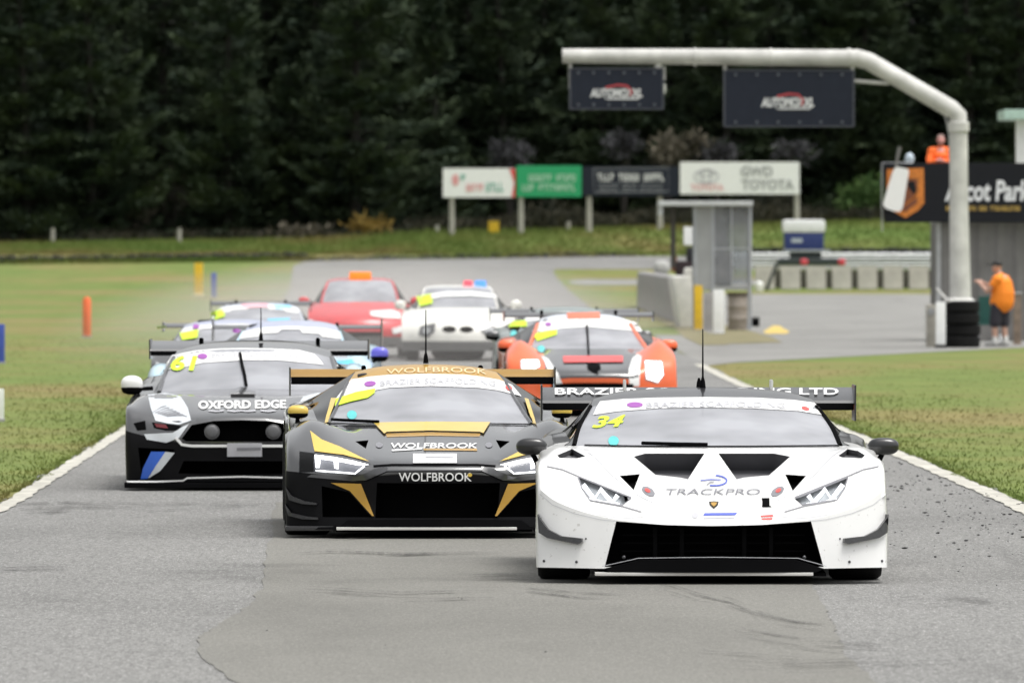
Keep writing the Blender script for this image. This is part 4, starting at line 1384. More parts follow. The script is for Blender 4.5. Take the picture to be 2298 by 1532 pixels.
for X in (lambda a: a, lambda a: 1086 - a):
    c.decal([(X(317),1074),(X(322),1050),(X(340),1013),(X(372),1013),(X(350),1045),(X(332),1073)], M_BLUEP, 'blue_flash', off=.012)
    c.decal([(X(372),1013),(X(393),1015),(X(360),1056),(X(333),1073),(X(350),1045)], M_SILVER, 'white_flash', off=.012)
    c.decal([(X(332),886),(X(372),882),(X(405),890),(X(421),915),(X(429),944),(X(402),953),(X(375),950),(X(349),944),(X(338),915)], M_SILVER, 'white_bonnet_flash', off=.005)
    for k in range(7):
        c.decal(strip([(X(344 + k * 5), 926 + k * 1.5), (X(362 + k * 8), 915 + k * 3), (X(372 + k * 8), 912 + k * 4)], 1.6), M_STGREY, 'pinstripe', off=.009, step=20)
    hl = c.decal([(X(341),948),(X(375),952),(X(408),956),(X(398),966),(X(372),966),(X(346),960)], M_BLACK, 'headlight', off=.006)
    c.decal([(X(347),951),(X(372),954),(X(378),962),(X(352),959)], mat('lamp_dark_red', (.12, .01, .015), .3), 'lamp_reflector', off=.010, parent=hl)
    c.decal([(X(324),974),(X(360),972),(X(388),971),(X(410),958),(X(424),952),(X(402),982),(X(374),993),(X(330),986)], M_SILVER, 'headlight_trim', off=.006)
    c.decal(strip([(X(290),1079),(X(350),1079),(X(412),1077),(X(422),1071),(X(543),1068)], 3.4), M_STWHITE, 'splitter_edge', off=.03, step=24)
    c.decal([(X(300),950),(X(326),944),(X(328),964),(X(308),966)], M_BLACK, 'lamp_corner', off=.005)
c.pad(strip([(394,981),(408,997),(430,1000),(543,1000),(656,1000),(678,997),(692,981)], 6), .012, M_STWHITE, 'grille_trim', step=20)
nd = c.pad([(510,994),(588,994),(588,1024),(510,1024)], .02, M_PALEGREY, 'number_plate')
c.decal([(532,1003),(585,1002),(585,1008),(532,1009)], M_STGREY, 'sponsor_mark', off=.028)
zb = P(300, 1094, .05)[2]; zt = P(300, 1082, .05)[2]
c.bar(-.95, .95, -.03, .45, zb, zt, M_BLACK, 'splitter')
c.decal([(366,831),(376,813),(387,797),(440,787),(490,783),(547,782),(610,783),(670,786),(705,795),(718,808),(726,819),(694,816),(624,809),(547,809),(455,815),(412,825)], M_STWHITE, 'windscreen_banner', off=.005)
c.decal(ellipse(455, 801, 11, 6), M_PURPLE, 'sponsor_mark', off=.009)
c.text('BRAZIER SCAFFOLDING', (475, 791, 668, 802), M_PALEGREY, bend=lambda t: 3 * t * t - 1, off=.010)
c.text('61', (384, 800, 444, 834), M_LIME, bold=.03, shear=.2, name='number_decal', off=.012)
c.text('OXFORD EDGE', (445, 898, 642, 917), M_STWHITE, bold=.035, bend=lambda t: 1 - t)
for ku in (468, 510, 540, 585):
    c.decal(strip([(ku, 922), (ku + 16, 924), (ku + 34, 922)], 3), M_PALEGREY, 'fine_print', off=.006)
c.wiper([(539,797),(543,820),(549,845),(553,870)])
c.pad([(516,880),(540,871),(574,881),(572,888),(518,888)], .02, M_CHAR, 'bonnet_scoop', out=(0, -.6, .8))
c.pillar_trim(M_CHAR, .02)
mp = P(296, 862, 1.75)
c.mirrors((abs(mp[0]), 1.75, mp[2]), (.092, .06, .072), M_STWHITE, low=M_BLACK, stalk_to=(.80, 1.8, .80), power=.85)
w = c.wing(.93, 4.35, 1.165, 1.07, M_CHAR, low_mat=M_BLACK, stay=.5, plate=(.06, .05), plate_mat=M_SATBLK)
c.antenna(.06, 2.95, 1.20, 1.46)
M_LBLUE = mat('pale_blue_paint', (0.50, 0.68, 0.78), .35, coat=.6)
for sx in (-1, 1):
    b = bmesh.new()
    add_ellipsoid(b, (sx * .82, 4.0, .78), (.12, .8, .20), .8)
    bm_obj('rear_haunch', b, M_LBLUE, c.root, smooth=60)
c.wheels(.80, .92, 3.75)
c.underfloor(.62, .1, 4.4, .06)
c.cabin(1.85, .90)
c.finish()
# ------------------------------------------------------------------ the cars further back
def scaled(G, sx=1, sy=1, sz=1):
    return np.array(G) * np.array([sx, sy, sz])

def simple_car(X, Y, yaw, label, G, paint, roof, sx=1, sz=1, wing=None, banner=True, mirror=None, body2=None, name='race_car'):
    c = Car(X, Y, yaw, label, name=name)
    def cells(i, j):
        if i < 3 and 7 <= j < 9: return ('roof', roof)
        if body2 and j < 5 and i < 4: return ('bonnet', body2)
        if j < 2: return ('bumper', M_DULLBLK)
    c.shell(scaled(G, sx, 1, sz), paint, cells)
    if banner:
        D = c.D
        a, b = 6 * NS + 3, 7 * NS
        V, Fc = [], []
        cols = list(range(-3 * NS, 3 * NS + 1))
        for k, cc in enumerate(cols):
            lo = a + int(2.4 * (1 - abs(cc) / (3 * NS)))
            for jj in (lo, (lo + b) // 2, b):
                p = D[jj, abs(cc)]
                V.append((math.copysign(p[0], cc), p[1] - .012, p[2] + .006))
            if k:
                for q in (0, 1):
                    Fc.append((3 * k - 3 + q, 3 * k + q, 3 * k + q + 1, 3 * k - 2 + q))
        pydata('windscreen_banner', V, Fc, M_STWHITE, c.root, smooth=180)
    c.pillar_trim(paint, .016)
    c.patch(2.25, 2.85, 3.6, 5.4, M_LAMPH, 'headlight')
    c.patch(2.45, 2.7, 3.8, 5.2, M_LED, 'headlight_strip', .012)
    c.patch(.5, 1.7, 0, 2.2, M_BLACK, 'front_grille', .01)
    c.patch(3.6, 4.4, .6, 2.2, M_SATBLK, 'bonnet_vent', .01)
    c.wheels(.84 * sx, .9, 3.6)
    c.underfloor(.64 * sx, .12, 4.3)
    c.cabin(1.65, .86 * sz)
    if wing:
        c.wing(*wing[0], **wing[1])
    if mirror:
        c.mirrors(mirror[0], mirror[1], mirror[2], low=M_BLACK, stalk_to=(mirror[0][0] - .12, mirror[0][1] + .05, mirror[0][2] - .12))
    return c

M_GREYB = mat('blue_grey_paint', (0.42, 0.45, 0.58), .35, coat=.6)
M_ICE = mat('ice_white_paint', (0.72, 0.76, 0.84), .35, coat=.6)
M_BLUEM = mat('bright_blue_paint', (0.13, 0.12, 0.62), .35, coat=.6)
M_SKYB = mat('sky_blue_sticker', (0.14, 0.55, 0.85), .45)
M_ORANGE = mat('orange_race_paint', (0.86, 0.15, 0.045), .35, coat=.7, var=.05)
M_DGREEN = mat('dark_grey_green_paint', (0.22, 0.26, 0.25), .4, coat=.6)
M_PINK = mat('pale_pink_sticker', (0.80, 0.36, 0.42), .5)

# light blue car just behind the coupe
c = simple_car((632 - CX) / sc(97.0), 97.0, -1.0, 'pale blue and white race car partly hidden behind the black coupe', R8_G, M_LBLUE, M_GREYB, sz=1.02, sx=.97,
               wing=((.95, 4.0, 1.095, 1.05, M_SATBLK), dict(plate=(.20, .22), plate_mat=M_SATBLK, stay=.45)), mirror=((1.02, 1.4, .80), (.10, .06, .075), M_BLUEM))
c.decal(ellipse(534, 747, 9, 5), M_PURPLE, 'sponsor_mark', off=.03)
c.decal([(752,812),(790,808),(800,822),(752,822)], M_SKYB, 'blue_sticker', off=.012)
c.finish()
# grey car at the far left of that row
c = simple_car((521 - CX) / sc(104.5), 104.5, .4, 'dark grey race car with yellow-lettered wing at the left behind the coupe', LAMBO_G, M_CHAR, M_GREYB, sz=1.01, sx=.95,
               wing=((.93, 3.9, 1.055, 1.0, M_SATBLK), dict(plate=(.05, .06), stay=.45)))
c.decal([(404,752),(446,744),(444,762),(410,768)], M_LIME, 'number_decal', off=.03)
c.decal(ellipse(441, 737, 7, 5), M_PURPLE, 'sponsor_mark', off=.03)
c.pad([(352,733),(372,731),(374,735),(352,737)], .0, M_LIME, 'wing_sticker')
c.finish()
# white and pink roofed car farther back on the left
c = simple_car((572 - CX) / sc(140.0), 140.0, .3, 'white race car with pink and sky blue roof markings, far back on the left', LAMBO_G, M_ICE, M_ICE, sz=1.0, sx=.93,
               wing=((.80, 3.9, 1.12, 1.05, M_SATBLK), dict(plate=(.10, .10), stay=.4)))
c.decal([(474,704),(500,697),(506,712),(482,722)], M_LIME, 'number_decal', off=.03)
c.decal([(542,684),(600,682),(602,690),(545,692)], M_PINK, 'roof_sticker', off=.012)
c.decal([(615,686),(650,686),(655,694),(618,694)], M_SKYB, 'roof_sticker', off=.012)
c.decal([(600,718),(650,716),(648,732),(602,732)], M_SKYB, 'blue_sticker', off=.02)
c.finish()

# orange car with lit lamps on its fenders
G = scaled(R8_G, 1.0, 1, 1.04)
for j, dz in ((3, .05), (4, .07), (5, .05)):
    G[j, 5, 2] += dz; G[j, 4, 2] += dz * .5; G[j, 6, 2] += dz * .6
c = Car((1330 - CX) / sc(104.0), 104.0, 1.8, 'orange race car with white-ringed dark bonnet and bright headlights behind the leader')
c.shell(G, M_ORANGE, lambda i, j: ('bonnet', M_CHAR) if (i < 3 and 2 <= j < 5) else (('roof', M_ICE) if i < 3 and 7 <= j < 9 else None))
c.decal([(1195,744),(1206,730),(1225,721),(1262,717),(1310,715),(1360,715),(1405,718),(1430,726),(1441,745),(1402,741),(1318,734),(1260,738),(1222,745)], M_STWHITE, 'windscreen_banner', off=.006)
c.decal([(1197,752),(1225,744),(1250,741),(1250,752),(1206,767)], M_LIME, 'number_decal', off=.012)
c.decal(ellipse(1231, 729, 7, 4), M_PURPLE, 'sponsor_mark', off=.012)
c.decal(ellipse(1214, 784, 9, 8), M_TEAL, 'round_sticker', off=.01)
c.pad([(1272,704),(1345,702),(1348,715),(1274,716)], .03, M_ORANGE, 'roof_scoop', out=(0, -.3, .4))
c.patch(.4, 1.6, 0, 2.4, M_BLACK, 'front_grille', .01)
c.decal([(1263,801),(1398,800),(1398,814),(1265,815)], mat('red_strip', (.75, .12, .12), .5), 'bonnet_banner', off=.014)
c.decal([(1316,820),(1330,816),(1346,820),(1349,828),(1340,832),(1343,841),(1332,836),(1320,829)], M_BLACK, 'badge', off=.016)
for k, lamp in enumerate(([(1168,808),(1209,808),(1213,823),(1199,831),(1169,828)], [(1446,808),(1486,810),(1490,842),(1476,860),(1448,852)])):
    h = c.decal(lamp, M_LAMPH, 'headlight', off=.006, step=10)
    cu = sum(p[0] for p in lamp) / 5; cv = sum(p[1] for p in lamp) / 5
    c.decal([(cu + (p[0] - cu) * .86, cv + (p[1] - cv) * .86) for p in lamp], mat('lit_headlight_far', (.9, .9, .9), .3, emit=((1, 1, 1), 2.5)), 'lamp_light', off=.012, step=10, parent=h)
c.decal([(1214,799),(1230,806),(1252,838),(1266,868),(1243,868),(1232,838),(1224,818)], M_STWHITE, 'white_flash', off=.008)
c.decal([(1412,866),(1411,830),(1420,804),(1432,795),(1441,800),(1436,830),(1434,866)], M_STWHITE, 'white_flash', off=.008)
c.wiper([(1317,733),(1319,760),(1321,796)])
c.pillar_trim(M_ORANGE, .03)
mp = c.P(1493, 775, 1.45)
c.mirrors((.955, 1.45, mp[2] + .0), (.11, .06, .07), M_ORANGE, low=M_BLACK)
c.wing(.90, 4.1, 1.19, 1.13, M_SATBLK, stay=.45, plate=(.05, .05))
c.wheels(.85, .9, 3.6); c.underfloor(.66, .12, 4.3); c.cabin(1.6, .88); c.finish()

# dark car half hidden behind the orange one
c = simple_car((1282 - CX) / sc(119.0), 119.0, 1.0, 'dark grey-green race car half hidden behind the orange car', R8_G, M_DGREEN, M_DGREEN, sz=1.03, sx=1.0,
               wing=((1.02, 4.0, 1.135, 1.075, M_SATBLK), dict(plate=(.12, .06), stay=.45)), mirror=((1.03, 1.4, .80), (.10, .06, .06), M_CHAR))
c.decal([(1140,724),(1182,723),(1184,736),(1142,738)], M_LIME, 'number_decal', off=.03)
c.decal(ellipse(1153, 752, 8, 8), M_TEAL, 'round_sticker', off=.02)
c.finish()

# two upright cars with light bars at the back
def sedan_grid(W, H, z0=.18):
    k = H / 1.43
    xs_ = [0, .25, .5, .68, .80, W * .92, W]
    def row(y, zc, drop, sweep, i7):
        return [(x, y + sweep * (x / W) ** 2, zc * k - drop * (x / W) ** 2) for x in xs_] + [i7]
    rows = [row(.05, z0 / k, 0, .36, (W, .45, z0)), row(.0, .38, 0, .38, (W, .47, .36)), row(.03, .58, .02, .40, (W, .50, .52)), row(.24, .76, .05, .34, (W, .60, .64)),
            row(.90, .93, .07, .05, (W, .92, .72))]
    rows.append([(0, 1.25, 1.0 * k), (.25, 1.26, 1.0 * k), (.5, 1.30, .995 * k), (.70, 1.42, .985 * k), (.78, 1.43, .97 * k), (W * .95, 1.4, .93 * k), (W, 1.4, .85 * k), (W, 1.30, .45)])
    rows.append([(0, 1.65, 1.2 * k), (.25, 1.66, 1.2 * k), (.48, 1.70, 1.195 * k), (.655, 1.80, 1.18 * k), (.81, 1.8, .98 * k), (W * .96, 1.8, .94 * k), (W, 1.8, .85 * k), (W, 1.6, .2)])
    rows.append([(0, 2.05, 1.385 * k), (.25, 2.06, 1.385 * k), (.45, 2.09, 1.375 * k), (.59, 2.18, 1.35 * k), (.83, 2.3, 1.0 * k), (W * .96, 2.3, .95 * k), (W, 2.3, .86 * k), (W, 2.2, .2)])
    rows.append([(0, 2.7, 1.43 * k), (.25, 2.7, 1.43 * k), (.44, 2.7, 1.42 * k), (.575, 2.75, 1.395 * k), (.83, 2.8, 1.01 * k), (W * .96, 2.8, .96 * k), (W, 2.8, .87 * k), (W, 2.7, .2)])
    return rows + rear_rows(W, 1.0 * k, roofz=(1.38 * k, 1.10 * k, 1.02 * k), roofw=(.56, .6, .7))

M_REDP = mat('red_road_paint', (0.62, 0.045, 0.055), .35, coat=.7)
M_CREAM = mat('cream_white_paint', (0.78, 0.77, 0.72), .38, coat=.5)
M_WHITEP = mat('white_flash_paint', (0.84, 0.82, 0.80), .4, coat=.4)
def upright(u, Y, yaw, label, paint, H, name, W=.93):
    c = Car((u - CX) / sc(Y), Y, yaw, label, group='course cars with roof lights at the back of the pack', name=name)
    c.shell(sedan_grid(W, H), paint, lambda i, j: ('lower_bumper', mat('bumper_grey', (.16, .16, .16), .6)) if j < 1 else None)
    c.wheels(.80, .9, 3.6, r=.32, w=.22); c.underfloor(.66, .2, 4.2, .2); c.cabin(1.5, 1.02 * H / 1.43)
    c.pillar_trim(paint, .02)
    return c
c = upright(806, 161.0, .5, 'red road car with orange roof light bar trailing the pack', M_REDP, 1.44, 'course_car')
b = bmesh.new(); add_box(b, -.20, .20, 2.25, 2.50, 1.40, 1.55, .03)
bm_obj('light_bar', b, mat('orange_beacon', (.9, .25, .03), .3, emit=((1, .30, .03), .35)), c.root, smooth=50)
c.decal([(830,700),(880,697),(897,703),(898,716),(860,715),(832,710)], M_WHITEP, 'white_bonnet_flash', off=.02)
for X in (lambda a: a, lambda a: 1614 - a):
    c.decal([(X(702),728),(X(736),738),(X(732),750),(X(706),744)], M_STWHITE, 'headlight', off=.02)
c.opening([(752,744),(862,744),(852,756),(762,756)], .12, M_BLACK, 'front_grille', ymax=.8)
c.opening([(742,772),(872,772),(858,790),(756,790)], .12, M_BLACK, 'lower_grille', ymax=.8)
c.mirrors((1.02, 1.5, 1.02), (.10, .06, .075), M_REDP, stalk_to=(.85, 1.5, .98))
c.finish()
c = upright(1028, 156.0, .4, 'cream white road car with red and blue roof lights at the back of the pack', M_CREAM, 1.33, 'course_car', .99)
for x0, x1, nm, cl in ((.10, .26, 'red_light', (.85, .10, .14)), (.30, .50, 'blue_light', (.10, .30, .80))):
    b = bmesh.new(); add_box(b, x0, x1, 2.3, 2.5, 1.28, 1.41, .03)
    bm_obj(nm, b, mat(nm, cl, .3, emit=(cl, .5)), c.root, smooth=50)
c.decal([(938,668),(968,664),(972,684),(944,691)], M_LIME, 'number_decal', off=.04)
c.decal([(948,664),(1000,657),(1060,656),(1110,662),(1114,670),(1060,666),(1000,667),(955,674)], M_STWHITE, 'windscreen_banner', off=.02)
for u in (1008, 1047):
    c.opening(ellipse(u, 739, 17, 8, 8), .1, M_BLACK, 'front_grille', ymax=.8)
c.opening([(966,790),(985,780),(1028,777),(1072,780),(1090,790),(1080,804),(1028,808),(976,804)], .15, M_BLACK, 'lower_grille', ymax=.8)
for X in (lambda a: a, lambda a: 2056 - a):
    c.decal([(X(1078),726),(X(1112),734),(X(1116),752),(X(1096),758),(X(1080),744)], M_CHAR, 'headlight', off=.02)
    c.decal(ellipse(X(1097), 743, 9, 7), M_LAMPH, 'lamp_reflector', off=.03)
c.mirrors((1.02, 1.5, .98), (.10, .06, .085), M_CREAM, stalk_to=(.85, 1.5, .92))
c.finish()
# ------------------------------------------------------------------ start gantry over the track
M_PIPE = mat('weathered_white_pipe', (0.56, 0.555, 0.53), .6, var=.22, scale=2.2, bump=.2)
M_STEEL = mat('galvanised_steel', (0.45, 0.46, 0.47), .45, metal=.6, var=.15)
M_NAVY = mat('dark_navy_board', (0.016, 0.020, 0.032), .6, spec=.2)
M_INK = mat('board_white_ink', (0.62, 0.63, 0.63), .6)
M_REDINK = mat('board_red_ink', (0.42, 0.05, 0.06), .6)
M_WBOARD = mat('white_sign_board', (0.84, 0.85, 0.84), .6, var=.05)
GY = 179.0
g0 = at(2155, 778, GY); gbase = Vector((g0.x, GY, gz(g0.x, GY)))
gantry = empty('track_gantry', gbase)
tag(gantry, 'white pipe gantry arm reaching over the track from a single post', 'gantry')
def gp(u, v, Y=GY): return at(u, v, Y) - gbase
b = bmesh.new()
add_tube(b, [(0, 0, 0.0), gp(2155, 660), gp(2152, 470), gp(2151, 278)], [.215, .215, .19, .18], 20)
post = bm_obj('post', b, M_PIPE, gantry, smooth=50)
b = bmesh.new()
for v in (285, 300): pass
add_lathe(b, [(.20, -.10), (.215, -.09), (.215, .09), (.20, .10)], 20, 'z', gp(2151, 285))
bm_obj('joint_collar', b, M_PIPE, post, smooth=40)
b = bmesh.new()
add_lathe(b, [(.33, -.03), (.33, .0), (.22, .07)], 20, 'z', gp(2155, 676))
bm_obj('base_flange', b, M_PIPE, post, smooth=40)
b = bmesh.new()
add_tube(b, [gp(2151, 296), gp(2150, 258), gp(2136, 246), gp(1950, 138), gp(1925, 131), gp(1895, 131)], [.175, .178, .18, .175, .178, .175], 20)
bm_obj('elbow', b, M_PIPE, gantry, smooth=50)
b = bmesh.new()
add_tube(b, [gp(1900, 131), gp(1600, 128), gp(1262, 126)], [.172, .16, .145], 20)
bm_obj('arm', b, M_PIPE, gantry, smooth=50)
for u in (1560, 1730, 1905):
    b = bmesh.new(); p = gp(u, 129)
    add_lathe(b, [(.17, -.03), (.182, -.025), (.182, .025), (.17, .03)], 20, 'x', p)
    bm_obj('pipe_band', b, M_PIPE, gantry, smooth=40)
for u, v0, v1, w in ((1280, 140, 200, .035), (1477, 140, 190, .07), (1490, 150, 180, .03), (1627, 140, 178, .035), (1913, 140, 190, .035)):
    b = bmesh.new()
    add_tube(b, [gp(u, v0), gp(u, v1)], w, 8)
    bm_obj('hanger', b, M_PIPE, gantry, smooth=50)
b = bmesh.new(); add_ellipsoid(b, gp(1489, 200), (.05, .05, .11), .8)
bm_obj('signal_lamp', b, mat('pale_lamp_case', (.62, .64, .58), .5), gantry, smooth=60)
b = bmesh.new(); add_tube(b, [gp(1916, 182), gp(1995, 188)], .035, 8)
bm_obj('brace', b, M_PIPE, gantry, smooth=50)
b = bmesh.new(); add_tube(b, [gp(2118, 236), gp(2122, 262), gp(2130, 300), gp(2134, 420)], .02, 6)
bm_obj('cable', b, M_STEEL, gantry, smooth=50)

def hung_board(u0, v0, u1, v1, txt_box, label):
    c0 = at((u0 + u1) / 2, v1, GY - .25)
    base = Vector((c0.x, GY - .25, c0.z))
    r = empty('hanging_board', base)
    tag(r, label, 'sign')
    a, d = at(u0, v1, GY - .25) - base, at(u1, v0, GY - .25) - base
    b = bmesh.new(); add_box(b, a.x, d.x, 0, .05, a.z, d.z, .008)
    bm_obj('panel', b, M_NAVY, r)
    b = bmesh.new()
    for x in (a.x - .015, d.x + .015):
        add_box(b, x - .02, x + .02, -.01, .06, a.z - .02, d.z + .02)
    for z in (a.z - .015, d.z + .015):
        add_box(b, a.x, d.x, -.012, .062, z - .015, z + .015)
    bm_obj('frame', b, mat('board_frame', (.05, .055, .07), .5), r)
    nfix = 6
    for k in range(nfix):
        x = a.x + (d.x - a.x) * (k + .5) / nfix
        for z in (a.z + .07, d.z - .07):
            b = bmesh.new(); add_lathe(b, [(.03, -.0), (.03, .012), (.02, .02)], 8, 'y', (x, -.022, z))
            bm_obj('fixing', b, mat('fixing_grey', (.09, .10, .12), .5), r)
    x0, y0, x1, y1 = txt_box
    text_plane('lettering', 'AUTOMOXXL', txt_box, GY - .265, M_INK, r, bold=.05, shear=.15, base=base)
    sw = strip([(x0 + (x1 - x0) * .30, y0 - 2), (x0 + (x1 - x0) * .52, y0 - 8), (x0 + (x1 - x0) * .70, y0 - 6), (x0 + (x1 - x0) * .80, y0 + 6), (x0 + (x1 - x0) * .76, y1 - 4)], 5)
    pydata('swoosh', [at(u, v, GY - .27) - base for u, v in sw], [tuple(range(len(sw)))], M_REDINK, r)
    ul = [(x0 + 30, y1 + 2), (x1 - 4, y1 + 1), (x1 - 10, y1 + 5), (x0 + 40, y1 + 5)]
    pydata('underline', [at(u, v, GY - .266) - base for u, v in ul], [(0, 1, 2, 3)], M_INK, r)
hung_board(1281, 156, 1486, 243, (1324, 199, 1442, 219), 'smaller dark navy board hanging from the outer end of the gantry')
hung_board(1627, 160, 1914, 282, (1708, 219, 1827, 241), 'larger dark navy board hanging from the gantry near the bend')

# tyre prototype
def tyre_mesh(R=.33, w=.22):
    b = bmesh.new()
    add_lathe(b, [(R * .55, -w * .38), (R * .62, -w * .5), (R * .88, -w * .5), (R, -w * .34), (R, w * .34), (R * .88, w * .5), (R * .62, w * .5), (R * .55, w * .38)], 18, 'z', closed=True)
    bmesh.ops.recalc_face_normals(b, faces=b.faces)
    me = bpy.data.meshes.new('tyre'); b.to_mesh(me); b.free()
    me.materials.append(M_TYRE)
    me.polygons.foreach_set('use_smooth', [True] * len(me.polygons)); me.set_sharp_from_angle(angle=math.radians(45))
    return me
TM = tyre_mesh(.36, .235)
for k, w_ in enumerate(('lowest', 'second lowest', 'second highest', 'topmost')):
    o = bpy.data.objects.new('tyre', TM); COL.objects.link(o)
    o.location = gbase + Vector((.04 + random.uniform(-.02, .02), random.uniform(-.02, .02), .118 + k * .236))
    tag(o, f'{w_} of four black tyres stacked round the foot of the gantry post', 'tyre', 'tyres round the gantry post')

# white padded board and concrete post left of the tyres
r = empty('padded_board', Vector((at(2111, 778, 178.4).x, 178.4, 0)))
tag(r, 'white upright board standing left of the tyre stack under the gantry', 'board')
b = bmesh.new(); add_box(b, -.10, .10, -.03, .03, .06, .92, .03)
bm_obj('panel', b, M_WBOARD, r, smooth=50)
b = bmesh.new(); add_box(b, -.12, .12, -.05, .05, 0, .06, .01)
bm_obj('foot', b, M_BLACK, r)
r = empty('concrete_post', Vector((at(2089, 778, 180).x, 180, 0)))
tag(r, 'short grey concrete post at the left end of the tyre stack', 'post')
b = bmesh.new(); add_box(b, -.10, .10, -.10, .10, 0, .86, .03)
bm_obj('shaft', b, mat('old_concrete', (.40, .38, .33), .85, var=.15, bump=.4), r, smooth=40)
b = bmesh.new(); add_lathe(b, [(.07, 0), (.07, .02), (.04, .03)], 12, 'y', (0, -.12, .72))
bm_obj('ring', b, M_STEEL, r)
b = bmesh.new(); add_tube(b, [at(2102, 648, 179) - r.location, at(2128, 676, 178.7) - r.location], .03, 8)
bm_obj('stay', b, M_PIPE, r, smooth=50)

# ------------------------------------------------------------------ pit stand with black sign
M_CORR = mat('corrugated_grey', (.17, .165, .16), .6, metal=.2, var=.18, scale=2, bump=.2)
SY = 192.0
sx0 = at(2106, 770, SY).x
stand = empty('pit_stand', (sx0, SY, 0))
tag(stand, 'grey corrugated iron pit stand carrying the long black sign', 'building')
ztop = at(2106, 500, SY).z; width = 3.6
for side, (xa, ya, xb, yb) in enumerate(((0, 0, width, 0), (0, 0, 0, 3.0))):
    n = int(math.hypot(xb - xa, yb - ya) / .19)
    for k in range(n):
        t0, t1 = k / n, (k + 1) / n
        b = bmesh.new()
        pts = []
        for q in range(7):
            t = t0 + (t1 - t0) * q / 6
            bulge = .035 * math.sin(math.pi * q / 6) if k % 2 == 0 else -.0
            if side == 0: pts.append((xa + (xb - xa) * t, -bulge))
            else: pts.append((-bulge, ya + (yb - ya) * t))
        lo = [b.verts.new((x, y, .02)) for x, y in pts]; hi = [b.verts.new((x, y, ztop)) for x, y in pts]
        for q in range(6): b.faces.new((lo[q], lo[q + 1], hi[q + 1], hi[q]))
        bm_obj('cladding_sheet', b, M_CORR, stand, smooth=60)
b = bmesh.new(); add_box(b, -.05, width, .05, 3.0, ztop, ztop + .08, .01)
bm_obj('platform', b, M_STEEL, stand)
b = bmesh.new(); add_box(b, .05, width, .06, 2.9, 0.0, ztop - .01)
bm_obj('core', b, mat('stand_inside', (.06, .06, .06), .9), stand)
for x in (0.0, width):
    b = bmesh.new(); add_box(b, x - .05, x + .05, -.05, .05, 0, ztop + .1, .01)
    bm_obj('corner_post', b, M_STEEL, stand)

GY2 = SY - .35
bs = at(2141, 500, GY2)
sign = empty('long_sign', Vector((bs.x, GY2, bs.z)))
tag(sign, 'long black sign with orange shield and white Ascot Park lettering on the pit stand', 'sign')
sb = Vector(sign.location)
def sp(u, v, d=0.0): return at(u, v, GY2 - d) - sb
M_SIGNBLK = mat('sign_black', (.008, .009, .013), .5, spec=.25)
M_SHIELD = mat('sign_orange', (.62, .20, .03), .55, var=.2, scale=12)
M_SHBROWN = mat('sign_brown', (.22, .07, .03), .55, var=.3, scale=20)
M_TAN = mat('sign_tan', (.45, .30, .07), .55)
a, d = sp(1985, 499), sp(2420, 366)
b = bmesh.new(); add_box(b, a.x, d.x, 0, .05, a.z, d.z, .006)
bm_obj('panel', b, M_SIGNBLK, sign)
def flat(name, poly, dd, m, par): pydata(name, [sp(u, v, dd) for u, v in poly], [tuple(range(len(poly)))], m, par)
flat('shield', [(1990, 380), (2073, 377), (2074, 456), (2060, 472), (2032, 489), (2004, 474), (1990, 458)], .012, M_SHIELD, sign)
flat('shield_inset', [(1998, 392), (2062, 390), (2062, 452), (2032, 476), (1998, 455)], .018, M_SHBROWN, sign)
flat('shield_bar', [(2036, 384), (2066, 383), (2066, 402), (2036, 400)], .024, M_SHIELD, sign)
flat('shield_dark', [(2037, 408), (2052, 406), (2058, 430), (2056, 442), (2046, 430), (2038, 420)], .024, M_SIGNBLK, sign)
for k in range(5):
    flat('shield_line', strip([(2028 + k * 6, 462 - k * 4), (2044 + k * 5, 448 - k * 4), (2056, 440 - k * 3)], 2.2), .026, M_SHIELD, sign)
flat('shield_side', [(2060, 404), (2069, 404), (2070, 452), (2058, 462)], .024, M_SHIELD, sign)
text_plane('lettering', 'Ascot Park', (2120, 404, 2312, 452), GY2 - .014, mat('sign_white', (.72, .73, .75), .55), sign, bold=.03, shear=.12, base=sb)
word_marks('small_lettering', (2123, 462, 2290, 473), GY2 - .014, M_TAN, sign, sb, (5, 5, 3, 11))
for pts in ([(1980, 520), (1979, 440), (1980, 366), (2048, 366)],):
    b = bmesh.new(); add_tube(b, [sp(u, v, -.06) for u, v in pts], .02, 6)
    bm_obj('frame_rail', b, M_STEEL, sign, smooth=60)
# white signal paddle in front of it
pb = at(2013, 470, GY2 - .3)
pad_ = empty('signal_paddle', pb)
tag(pad_, 'white rounded signal panel tilted on a thin grey pole before the shield', 'flag')
poly = []
for (u, v) in [(2010, 376), (2016, 375), (2036, 379), (2040, 384), (2034, 420), (2026, 466), (2020, 475), (2006, 474), (1988, 468), (1982, 460), (1984, 450), (1994, 415), (2004, 384)]:
    poly.append(at(u, v, GY2 - .3) - pb)
b = bmesh.new()
f0 = b.faces.new([b.verts.new(p) for p in poly])
e = bmesh.ops.extrude_face_region(b, geom=[f0]); bmesh.ops.translate(b, verts=[g for g in e['geom'] if isinstance(g, bmesh.types.BMVert)], vec=(0, .05, 0))
bm_obj('panel', b, mat('clean_white', (.85, .85, .83), .5, var=.02), pad_)
b = bmesh.new(); add_tube(b, [at(2010, 400, GY2 - .23) - pb, at(2011, 368, GY2 - .23) - pb, at(2019, 330, GY2 - .2) - pb], [.03, .03, .04], 8)
bm_obj('pole', b, mat('grey_pole', (.16, .16, .15), .6), pad_, smooth=60)
